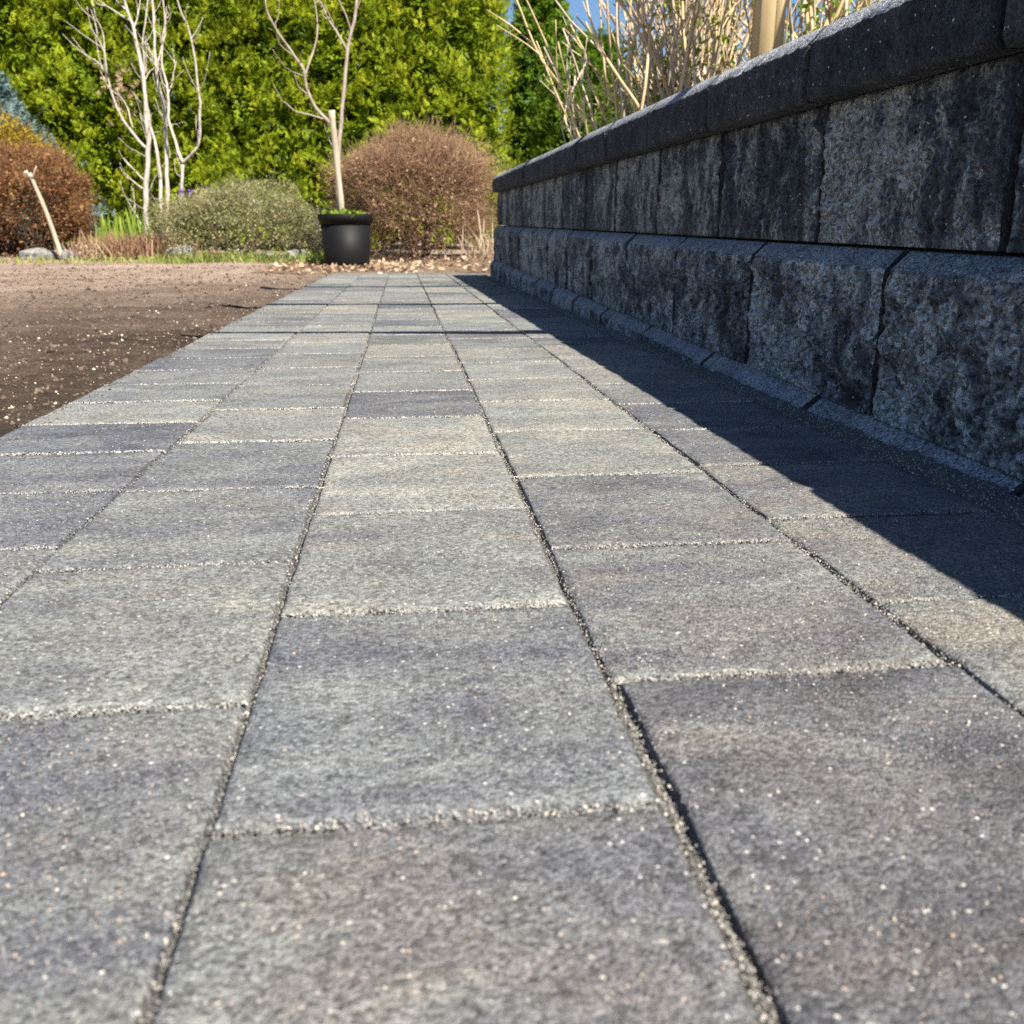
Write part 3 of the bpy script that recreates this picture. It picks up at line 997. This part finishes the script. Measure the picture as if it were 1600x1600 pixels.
# ------------------------------------------------------------------ rounded bushes
def dome_pts(g, n, rad, flat=.25, inner=.55, lump=.16, seed=0, freq=2.2):
    v = g.normal(size=(n, 3)); v[:, 2] = np.where(v[:, 2] < -flat, -v[:, 2], v[:, 2])
    v /= np.linalg.norm(v, axis=1)[:, None]
    r = inner + (1 - inner) * g.random(n) ** .45
    r = r * np.where(g.random(n) < .10, 1 + .16 * g.random(n), 1)
    l = 1 + lump * vn(v, freq, seed) + lump * .6 * vn(v, freq * 2.6, seed + 1)
    return v * (r * l)[:, None] * np.array(rad), v


def bush(name, label, cat, base, rad, mat, n_twig, n_leaf, flat=.25, twig=(.08, .16), leaf=(.018, .035), cz=.45, seed=0, group=None, leafmat=None, lump=.16, tmean=.5, upw=.25, stemmat=None, wildness=.7, part="twigs", thick=.5):
    g = np.random.default_rng(seed)
    root = thing(name, label, cat, base, group)
    c = np.array(base) + np.array([0, 0, rad[2] * cz])
    p, d = dome_pts(g, n_twig, rad, flat, lump=lump, seed=seed)
    ax = d + g.normal(size=p.shape) * wildness + np.array([0, 0, upw])
    s = g.uniform(*twig, n_twig)
    s3 = np.stack([s, s * thick, s * thick], 1)
    V, Fq = scatter(TWV, TWF, p + c, ax, g.normal(size=p.shape), s3)
    V[:, 2] = np.maximum(V[:, 2], base[2] - .02)
    # stray shoots break the outline
    ns_ = 70
    sp_, sd_ = dome_pts(g, ns_, rad, flat, inner=.9, lump=lump, seed=seed)
    V2, F2 = scatter(TWV, TWF, sp_ + c, sd_ + g.normal(size=sp_.shape) * .35 + np.array([0, 0, .6]), g.normal(size=sp_.shape), np.stack([g.uniform(.10, .26, ns_), np.full(ns_, .05), np.full(ns_, .05)], 1))
    Fq = np.vstack([Fq, F2 + len(V)]); V = np.vstack([V, V2]); n_twig += ns_
    tt = np.clip(g.normal(tmean - .1, .2, n_twig), 0, 1)
    obj(part, V, Fq, mat, root, tint=np.repeat(tt, len(TWV)), smooth=False)
    p, d = dome_pts(g, n_leaf, rad, flat, inner=.62, lump=lump, seed=seed)
    V, Fq = scatter(LFV, LFF, p + c, d * .6 + g.normal(size=p.shape), g.normal(size=p.shape), g.uniform(*leaf, n_leaf))
    V[:, 2] = np.maximum(V[:, 2], base[2] - .02)
    tt = np.clip(g.normal(tmean, .22, n_leaf), 0, 1)
    obj("leaves", V, Fq, leafmat or mat, root, tint=np.repeat(tt, len(LFV)))
    st = []
    for k in range(12):
        a = g.uniform(0, 6.28); q = g.uniform(.3, .75)
        e = c + np.array([math.cos(a) * rad[0] * q, math.sin(a) * rad[1] * q, rad[2] * g.uniform(.1, .5)])
        b0 = np.array(base) + np.array([math.cos(a) * .06, math.sin(a) * .06, -.03])
        st.append(tube([b0, (b0 + e) / 2 + np.array([0, 0, .05]), e], .012, .004, 5, 3))
    V, Fs = join(st)
    obj("stems", V, Fs, stemmat or M_BARKD, root)
    return root


b = pt(655, 398, 9.6)
bush("round_bush", "big round brown twiggy bush beside the black pot", "bush", (b[0], 9.6, -.10), (.67, .62, .60), M_BROWN, 13000, 9000, seed=5, cz=.76, lump=.32, tmean=.62, flat=.62, twig=(.08, .19))
b = pt(52, 390, 10.5)
bush("round_bush", "rust-brown rounded bush below the blue spruce", "bush", (b[0], 10.5, -.09), (.66, .6, .53), M_RUST, 9000, 13000, seed=8, cz=.80, lump=.22, flat=.55, tmean=.5, leaf=(.02, .045))
b = pt(15, 300, 11.2)
bush("golden_bush", "golden yellow bush top showing above the rust-brown bush", "bush", (b[0] + .08, 10.85, -.09), (.60, .24, .68), M_GOLD, 2500, 7000, seed=9, cz=.92, leaf=(.02, .04), upw=.5)
# low heather mound: two lobes in one plant
b = pt(378, 408, 10.1)
bush("heather_mound", "low grey-green heather mound with pinkish flower spikes at the soil edge", "bush", (b[0], 10.1, -.10), (.86, .55, .52), M_HEATH, 17000, 15000, twig=(.04, .085), leaf=(.014, .032), seed=12, cz=.34, lump=.30, tmean=.45, upw=.6, flat=.45)

# ------------------------------------------------------------------ pale multi-stemmed tree
def stem_tree(root, name, pts, Y, r0, r1, mat, parent=None, dy=0.0, seed=0, n=7, twigs=5):
    P = []
    for i, (x, y) in enumerate(pts):
        f = i / max(1, len(pts) - 1)
        P.append(pt(x, y, Y + dy * f))
    parts = [tube(P, r0, r1, n, 5, .010, seed)]
    C = catmull(P, 5)
    g = np.random.default_rng(seed)
    Ln = np.linalg.norm(np.diff(C, axis=0), axis=1).sum()
    for q in range(int(Ln * twigs)):
        k = g.integers(len(C) // 4, len(C) - 1)
        t = C[min(k + 1, len(C) - 1)] - C[k - 1]; t = t / (np.linalg.norm(t) + 1e-9)
        d = t * .8 + g.normal(0, .55, 3) + np.array([0, 0, .25]); d = d / np.linalg.norm(d) * g.uniform(.10, .38)
        a = C[k]
        parts.append(tube([a, a + d * .5 + g.normal(0, .015, 3), a + d + np.array([0, 0, .05])], .0045, .002, 5, 3))
    V, Fs = join(parts)
    return obj(name, V, Fs, mat, parent or root, origin=P[0])


YT = 10.45
b = pt(240, 378, YT)
birch = thing("pale_tree", "leafless pale-barked young tree with several slender stems", "tree", (b[0], YT, -.08))
S = [
    ("trunk", [(231, 385), (228, 300), (232, 240), (229, 180), (222, 110), (210, 50), (195, 0), (184, -60), (176, -130)], .036, .014, 0, -.1),
    ("trunk", [(253, 385), (252, 330), (250, 270), (241, 220), (233, 188), (226, 140), (224, 70), (232, -20)], .028, .009, .1, .15),
    ("trunk", [(262, 385), (261, 300), (260, 240), (255, 170), (245, 120), (240, 40), (237, -50), (240, -140)], .031, .011, .2, .3),
    ("trunk", [(282, 385), (283, 310), (286, 256)], .027, .024, .05, 0),
    ("branch", [(286, 256), (275, 226), (265, 190), (262, 140), (252, 95), (258, 40), (250, -40)], .021, .008, .05, .2),
    ("branch", [(286, 256), (300, 240), (311, 220), (312, 160), (304, 90), (294, 45), (279, 8), (268, -60)], .021, .008, .05, -.3),
    ("branch", [(229, 232), (207, 208), (182, 170), (168, 122), (150, 98), (131, 84)], .020, .006, 0, -.25),
    ("branch", [(168, 122), (160, 75), (142, 40), (136, 10)], .011, .005, -.2, -.2),
    ("branch", [(168, 122), (164, 90), (160, 50), (148, 25)], .010, .004, -.2, .1),
    ("branch", [(205, 34), (190, 25), (170, 12), (148, -4)], .012, .006, 0, -.1),
    ("branch", [(208, 45), (216, 20), (222, -20)], .010, .005, 0, .1),
    ("branch", [(200, 20), (186, 5), (174, -20)], .010, .005, 0, .1),
    ("branch", [(226, 296), (204, 280), (194, 268), (187, 254)], .012, .005, 0, -.2),
    ("branch", [(226, 282), (205, 260), (193, 246)], .010, .004, 0, .1),
    ("branch", [(226, 358), (208, 328), (196, 308), (192, 293)], .011, .005, 0, -.2),
    ("branch", [(228, 330), (216, 322), (206, 313)], .009, .004, 0, -.2),
    ("branch", [(250, 328), (240, 310), (232, 296)], .010, .005, 0, -.2),
    ("branch", [(229, 245), (214, 238), (200, 232)], .010, .004, 0, -.2),
    ("branch", [(208, 200), (198, 165), (184, 146)], .009, .004, 0, .2),
    ("branch", [(224, 128), (234, 112), (241, 105)], .009, .004, 0, .1),
    ("branch", [(258, 170), (268, 130), (276, 95)], .009, .004, .2, .2),
    ("branch", [(244, 120), (254, 60), (260, 10)], .009, .004, .3, .2),
]
trunks = []
OWN = {4: 3, 5: 3, 16: 1, 20: 2, 21: 2}
for i, (nm, pts, r0, r1, y0, dy) in enumerate(S):
    par = None if nm == 'trunk' else trunks[OWN.get(i, 0)]
    o = stem_tree(birch, nm, pts, YT + y0, r0 * .78, r1 * .62, M_BARKW, dy=dy, seed=200 + i, parent=par)
    if nm == 'trunk': trunks.append(o)

# ------------------------------------------------------------------ black pot, stake, sapling
YP = 8.45
pc = pt(543, 412, YP)
GP = float(soil_z(np.array([[pc[0], YP, 0]]))[0]) + .012


def lathe(prof, c, n=48):
    th = np.arange(n) * 2 * math.pi / n
    V = np.array([[c[0] + r * math.cos(t), c[1] + r * math.sin(t), c[2] + z] for (r, z) in prof for t in th])
    m = len(prof)
    i = np.arange(m - 1)[:, None] * n; j = np.arange(n)[None]; k = (j + 1) % n
    return V, np.stack([i + j, i + k, i + n + k, i + n + j], -1).reshape(-1, 4)


def pot(label, c, R, H):
    root = thing("plant_pot", label, "plant pot", c)
    V, Fq = lathe([(0.001, 0), (R * .84, 0), (R * .86, .012), (R * .955, H * .80), (R * .95, H * .80), (R * .93, H * .78), (R * .88, H * .5)], c)
    obj("pot_body", V, Fq, M_POT, root)
    V, Fq = lathe([(R * .962, H * .795), (R * .985, H * .80), (R * 1.015, H * .86), (R * 1.045, H * .87), (R * 1.05, H * .985), (R * 1.03, H), (R * 1.0, H * .99), (R * .97, H * .86), (R * .93, H * .76)], c)
    obj("rim", V, Fq, M_POT, root)
    g = np.random.default_rng(3)
    rr = np.array([0.001, .25, .5, .75, .95]) * R * .93
    V, Fq = lathe([(r, H * .90) for r in rr], c, 28)
    V[:, 2] += .012 * fbm(V, 14, 5, 2)
    obj("soil", V, Fq, M_POTSOIL, root)
    return root


PR, PH = .217, .405
pot("black plastic nursery pot standing at the end of the path", (pc[0], YP, GP), PR, PH)
p2 = pt(492, 395, 10.5)
pot("second black pot half hidden behind the heather mound", (p2[0], 10.5, -.10), .17, .46)
# stake
a0, a1 = pt(536, 350, YP - .02), pt(518, 172, YP - .10)
V, Fs = tube([a0, a0 * .7 + a1 * .3, a0 * .3 + a1 * .7, a1], .024, .026, 10, 4, .003, 4)
tag(obj("wooden_stake", V, Fs, M_STAKE, origin=a0, smooth=True), "weathered wooden stake leaning in the black pot", "stake")
# sapling
root = thing("potted_sapling", "leafless forked sapling growing from the black pot", "sapling", (pt(531, 350, YP + .06)[0], YP + .06, GP + PH * .88))
for i, (nm, pts, r0, r1, y0, dy) in enumerate([
    ("trunk", [(531, 350), (529, 290), (528, 250), (531, 214), (537, 140), (543, 80), (555, 20), (562, -40), (566, -110)], .030, .015, .06, 0),
    ("branch", [(526, 208), (515, 193), (490, 163), (478, 130), (472, 104), (445, 66), (425, 32), (414, 0), (404, -60)], .022, .008, .06, -.15),
    ("branch", [(477, 118), (488, 90), (496, 55), (494, 12), (488, -20)], .013, .006, 0, .1),
    ("branch", [(484, 150), (467, 136), (461, 116)], .010, .005, .02, -.1),
    ("branch", [(505, 186), (478, 177), (460, 172), (444, 159)], .010, .004, .02, -.1),
    ("branch", [(543, 80), (524, 46), (505, 12), (490, -30)], .014, .007, .06, .1),
    ("branch", [(548, 46), (540, 24), (530, 0), (522, -30)], .011, .006, .06, -.1),
    ("branch", [(472, 104), (470, 92), (473, 80)], .008, .004, 0, -.1),
]):
    o = stem_tree(root, nm, pts, YP + y0, r0 * .72, r1 * .62, M_BARKG, twigs=3, dy=dy, seed=300 + i, parent=(None if i == 0 else trunk0))
    if i == 0: trunk0 = o
# weeds on the potting soil
n = 130
g = np.random.default_rng(21)
P = np.stack([pc[0] + g.normal(0, .075, n), YP + g.normal(-.03, .07, n), np.full(n, GP + PH * .90)], 1)
V, Fq = scatter(LFV, LFF, P, np.stack([g.normal(0, .7, n), g.normal(0, .7, n), np.full(n, .8)], 1), g.normal(size=(n, 3)), g.uniform(.04, .10, n))
tag(obj("pot_weeds", V, Fq, M_GREEN, tint=np.repeat(g.random(n), 7), origin=(pc[0], YP, GP + PH * .9)), "small green weeds sprouting on the soil in the black pot", "weeds", kind="stuff")

# ------------------------------------------------------------------ leaning stick in the left bed
a0, a1 = pt(98, 406, 9.85), pt(46, 270, 9.75)
root = thing("leaning_stick", "bare pale stick leaning in front of the rust-brown bush", "stick", a0)
V, Fs = tube([a0, pt(84, 365, 9.83), pt(66, 315, 9.79), a1], .024, .017, 8, 4, .006, 3)
obj("shaft", V, Fs, M_STAKE, root)
V, Fs = tube([pt(50, 279, 9.75), pt(54, 268, 9.73), pt(57, 260, 9.72)], .011, .006, 6, 3)
obj("fork", V, Fs, M_STAKE, root)
V, Fs = tube([pt(49, 276, 9.76), pt(43, 272, 9.74), pt(40, 268, 9.72)], .022, .018, 7, 3)
obj("knot", V, Fs, M_BARKW, root)


# ------------------------------------------------------------------ bulbs, dry perennials, grasses
def blades(name, label, cat, cx, Y, w, dpt, n, h, mat, z, seed, lean=.2, wid=.6, kind=None, group=None, tmean=.5):
    g = np.random.default_rng(seed)
    P = np.stack([cx + g.normal(0, w / 2.6, n), Y + g.normal(0, dpt / 2.6, n), np.full(n, z)], 1)
    ax = np.stack([g.normal(0, lean, n), g.normal(0, lean, n), np.ones(n)], 1)
    s = g.uniform(h[0], h[1], n)
    V, Fq = scatter(BLV, BLF3, P, ax, g.normal(size=(n, 3)), np.stack([s, np.full(n, wid), s * .8], 1))
    o = obj(name, V, Fq, mat, origin=(cx, Y, z), tint=np.repeat(np.clip(g.normal(tmean, .25, n), 0, 1), len(BLV)))
    return tag(o, label, cat, group, kind)


b = pt(178, 392, 10.0)
blades("bulb_leaves", "fresh green upright bulb leaves left of the pale tree base", "plant", b[0], 10.05, .24, .16, 60, (.22, .42), M_BLADE, -.09, 31, .10, .22)
b = pt(207, 380, 10.0)
blades("bulb_leaves", "bright green bulb leaves right at the pale tree base", "plant", b[0], 10.1, .14, .12, 40, (.30, .50), M_BLADE, -.09, 32, .10, .22)
b = pt(215, 400, 9.85)
blades("dry_perennial", "reddish brown dry perennial stalks below the pale tree", "plant", b[0], 9.9, .72, .3, 900, (.10, .30), M_DRY, -.10, 33, .42, .09)
b = pt(150, 400, 9.85)
blades("dry_perennial", "straw-coloured dry tuft beside the leaning stick", "plant", b[0], 9.9, .30, .2, 220, (.08, .2), M_STRAW, -.10, 34, .5, .09)
b = pt(748, 400, 8.9)
blades("dry_grass", "tall straw-coloured dry grass clump at the far wall corner", "grass", b[0], 8.95, .20, .25, 14, (.2, .5), M_STRAW, -.08, 35, .10, .10)
b = pt(760, 400, 8.6)
blades("dry_grass", "short tangled dry grass against the far wall corner", "grass", b[0] + .02, 8.5, .26, .3, 120, (.08, .28), M_STRAW, -.06, 36, .45, .08, tmean=.35)
# grass fringe along the far soil edge
g = np.random.default_rng(44)
n = 1500
xx = np.concatenate([g.uniform(-6.5, -1.9, n // 2), g.normal(-1.55, .5, n - n // 2)])
P = np.stack([xx, 9.35 + g.normal(0, .12, n), np.zeros(n)], 1); P[:, 2] = soil_z(P)
P = P[(P[:, 0] < -.62)]; n = len(P)
s = g.uniform(.03, .10, n) * np.where(P[:, 0] > -2.2, 1.35, 1)
V, Fq = scatter(BLV, BLF3, P, np.stack([g.normal(0, .45, n), g.normal(0, .45, n), np.ones(n)], 1), g.normal(size=(n, 3)), np.stack([s, np.full(n, .09), s], 1))
tag(obj("grass_fringe", V, Fq, M_GRASS, tint=np.repeat(np.clip(g.normal(np.where(P[:, 0] > -2.2, .42, .86), .2), 0, 1), len(BLV))), "sparse grass fringe along the far edge of the bare soil", "grass", kind="stuff")
n = 260
P = np.stack([pt(505, 410, 8.75)[0] + g.normal(0, .10, n), 8.75 + g.normal(0, .10, n), np.zeros(n)], 1); P[:, 2] = soil_z(P)
s = g.uniform(.05, .14, n)
V, Fq = scatter(BLV, BLF3, P, np.stack([g.normal(0, .5, n), g.normal(0, .5, n), np.ones(n)], 1), g.normal(size=(n, 3)), np.stack([s, np.full(n, .10), s], 1))
tag(obj("grass_tuft", V, Fq, M_BLADE, tint=np.repeat(g.random(n), len(BLV))), "bright green grass tuft at the left foot of the black pot", "grass", kind="stuff")

# purple flowers
for i, (x, y) in enumerate(((282, 299), (297, 302))):
    c = pt(x, y, 9.85)
    n = 16
    V, Fq = scatter(LFV, LFF, np.repeat(c[None], n, 0) + rng.normal(0, .012, (n, 3)), rdir(n), rdir(n), rng.uniform(.02, .04, n))
    root = thing("purple_flower", "small purple flower standing above the heather mound", "flower", c - np.array([0, 0, .32]), "purple flowers by the heather")
    obj("petals", V, Fq, M_PURPLE, root)
    V, Fs = tube([c - np.array([0, 0, .32]), c], .004, .003, 5, 3)
    obj("stem", V, Fs, M_GREEN, root)


# ------------------------------------------------------------------ stones at the bed edge
def rock(label, px, py, Y, size, seed, group=None, flat=.65):
    c = pt(px, py, Y)
    n, m = 18, 11
    th, ph = np.meshgrid(np.arange(n) * 2 * math.pi / n, np.linspace(.02, math.pi - .02, m))
    D = np.stack([np.cos(th) * np.sin(ph), np.sin(th) * np.sin(ph), np.cos(ph)], -1).reshape(-1, 3)
    q = np.sign(D) * np.abs(D) ** .75
    q = q * (1 + .22 * fbm(D, 1.7, seed, 3))[:, None]
    V = q * np.array([size, size * .8, size * flat])
    c = np.array([c[0], Y, float(soil_z(np.array([[c[0], Y, 0]]))[0]) + size * flat * .55])
    i = np.arange(m - 1)[:, None] * n; j = np.arange(n)[None]; k = (j + 1) % n
    Fq = np.stack([i + k, i + j, i + n + j, i + n + k], -1).reshape(-1, 4)
    caps = [list(range(n)), list(range(m * n - 1, (m - 1) * n - 1, -1))]
    tag(obj("stone", V + c, [Fq] + caps, M_ROCK, origin=c - np.array([0, 0, size * flat * .5]), smooth=True), label, "stone", group)


rock("rough grey stone at the left end of the heather mound", 284, 398, 9.75, .13, 1, flat=.7)
rock("flat grey stone lying under the rust-brown bush", 58, 398, 9.98, .16, 2, flat=.36)
rock("small whitish stone beside the foot of the leaning stick", 108, 388, 9.9, .10, 3)
rock("small pale stone left of the leaning stick", 78, 388, 10.0, .09, 4)
rock("pale stone half buried at the right end of the heather mound", 462, 400, 9.55, .10, 5)
rock("small pale stone below the middle of the heather mound", 420, 402, 9.6, .07, 6)

# ------------------------------------------------------------------ raised bed: canes, post
def cane_shrub(label, base, n, H, spread, mats, seed, lean=(0, 0), r=(.005, .009), leafn=120, group=None, leafz=(.1, .6)):
    g = np.random.default_rng(seed)
    root = thing("cane_shrub", label, "shrub", base, group)
    L = []
    for i in range(n):
        a = g.uniform(0, 6.28); q = abs(g.normal(0, 1))
        d = np.array([math.cos(a), math.sin(a)]) * q * spread + np.array(lean)
        h = g.uniform(.55, 1.0) * H
        b0 = np.array(base) + np.array([g.normal(0, .10), g.normal(0, .12), -.04])
        k1, k2, k3 = g.normal(0, .03, 3), g.normal(0, .04, 3), g.normal(0, .05, 3)
        P = [b0, b0 + np.array([d[0] * .30, d[1] * .30, h * .28]) + k1, b0 + np.array([d[0] * .62, d[1] * .62, h * .62]) + k2, b0 + np.array([d[0], d[1], h]) + k3]
        rr = g.uniform(*r)
        mt = mats[g.integers(len(mats))]
        parts = [tube(P, rr, rr * .55, 6, 4, .006, seed + i)]
        C = catmull(P, 4)
        for t in range(g.integers(0, 3)):
            q0 = C[g.integers(4, len(C) - 2)]
            dd = np.array([d[0] + g.normal(0, .3), d[1] + g.normal(0, .3), .6]); dd = dd / np.linalg.norm(dd) * g.uniform(.12, .35)
            parts.append(tube([q0, q0 + dd * .5 + np.array([0, 0, .01]), q0 + dd], rr * .6, rr * .35, 5, 3))
        V, Fs = join(parts)
        obj("cane", V, Fs, mt, root)
        L.append(C)
    if leafn:
        C = np.concatenate(L)
        zz = (C[:, 2] - base[2]) / H
        C = C[(zz > leafz[0]) & (zz < leafz[1])]
        idx = g.integers(0, len(C), leafn)
        P = np.repeat(C[idx], 5, 0) + g.normal(0, .015, (leafn * 5, 3))
        m = len(P)
        V, Fq = scatter(LFV, LFF, P, g.normal(size=(m, 3)) + np.array([0, 0, .5]), g.normal(size=(m, 3)), g.uniform(.015, .040, m))
        obj("young_leaves", V, Fq, M_GREEN, root, tint=np.repeat(g.random(m), 7))
    return root


b = pt(1040, 190, 4.3)
cane_shrub("dense leafless tan shrub of many upright canes behind the wall", (b[0] + .06, 4.45, .44), 84, 1.25, .34, (M_CANE, M_CANE, M_CANEP), 61, (-.02, .05), (.0045, .008), leafn=110)
b = pt(985, 200, 4.5)
cane_shrub("pale sparse shrub leaning left out over the coping", (b[0] - .02, 4.75, .44), 18, .72, .16, (M_CANEP, M_CANE), 62, (-.15, .02), (.003, .006), leafn=30)
b = pt(1130, 150, 4.2)
cane_shrub("tan cane shrub with small green leaves left of the pine post", (b[0] + .05, 4.5, .45), 58, 1.3, .28, (M_CANE, M_CANE, M_CANEP), 63, (.0, .05), (.0045, .008), leafn=110)
b = pt(1075, 170, 5.4)
cane_shrub("tall golden cane thicket standing further back in the raised bed", (b[0], 5.45, .45), 80, 1.55, .42, (M_CANE, M_CANE, M_CANEP), 66, (.05, .05), (.005, .009), leafn=60)
b = pt(1290, 110, 4.0)
cane_shrub("loose cane shrub with green leaves right of the pine post", (b[0] + .05, 4.2, .46), 26, 1.3, .30, (M_CANE, M_CANEP), 64, (.05, 0), (.008, .013), leafn=160, leafz=(.1, .95))
b = pt(1370, 60, 4.0)
cane_shrub("leafy cane shrub above the nearer wall coping", (b[0] + .2, 4.4, .47), 30, 1.4, .32, (M_CANE, M_CANEP), 65, (.05, 0), (.007, .012), leafn=260, leafz=(.1, .95))
# added out-of-view shrub, its canes shaped to cast shadow lines across the path
root = thing("shadow_caster_shrub", "added unseen leafless shrub, its long canes shaped to cast shadows on the path", "shrub", (1.75, 1.1, .45))
for i, (sh0, sh1, hz) in enumerate((((.75, 2.45), (-.57, 2.60), 1.55), ((.75, 2.40), (-.02, 2.53), 1.5), ((.9, 3.56), (-.75, 3.74), 1.7), ((.9, 4.90), (-.7, 5.15), 1.75))):
    def up(p, h): return np.array([p[0] + .402 * h, p[1] - .744 * h, gz(p[1]) + h])
    m = ((sh0[0] + sh1[0]) / 2, (sh0[1] + sh1[1]) / 2)
    P = [np.array([1.75 + .03 * i, 1.1 + .1 * i, .42]), np.array([1.78, 1.2 + .35 * i, 1.1])] + [up(sh0, hz), up(m, hz + .03), up(sh1, hz - .05)]
    V, Fs = tube(P, .034 + .005 * i, .022 + .005 * i, 8, 5, .008, 400 + i)
    obj("cane", V, Fs, M_CANE, root)

# pine post made of two boards
b0 = pt(1186, 60, 3.75); b1 = pt(1226, 60, 3.75)
post = thing("fence_post", "yellow pine fence post standing among the canes", "post", ((b0[0] + b1[0]) / 2, 3.79, .42))


def box(x0, x1, y0, y1, z0, z1, bev=.003):
    V = []
    for z, q in ((z0, 0), (z1 - bev, 0), (z1, bev)):
        V += [[x0 + q, y0 + q, z], [x0 + q + bev * (q == 0) * 0 + bev, y0 + q - 0, z]] if False else [[x0 + q + bev, y0 + q, z], [x1 - q - bev, y0 + q, z], [x1 - q, y0 + q + bev, z], [x1 - q, y1 - q - bev, z], [x1 - q - bev, y1 - q, z], [x0 + q + bev, y1 - q, z], [x0 + q, y1 - q - bev, z], [x0 + q, y0 + q + bev, z]]
    n = 8
    i = np.arange(2)[:, None] * n; j = np.arange(n)[None]; k = (j + 1) % n
    return np.array(V), [np.stack([i + j, i + k, i + n + k, i + n + j], -1).reshape(-1, 4), list(range(7, -1, -1)), list(range(16, 24))]


w = b1[0] - b0[0]
V, Fs = box(b0[0], b0[0] + w * .60, 3.75, 3.84, .36, 2.1)
obj("board", V, Fs, M_POST, post, smooth=False)
V, Fs = box(b0[0] + w * .61, b1[0], 3.753, 3.838, .36, 2.1)
obj("board", V, Fs, M_POST, post, smooth=False)
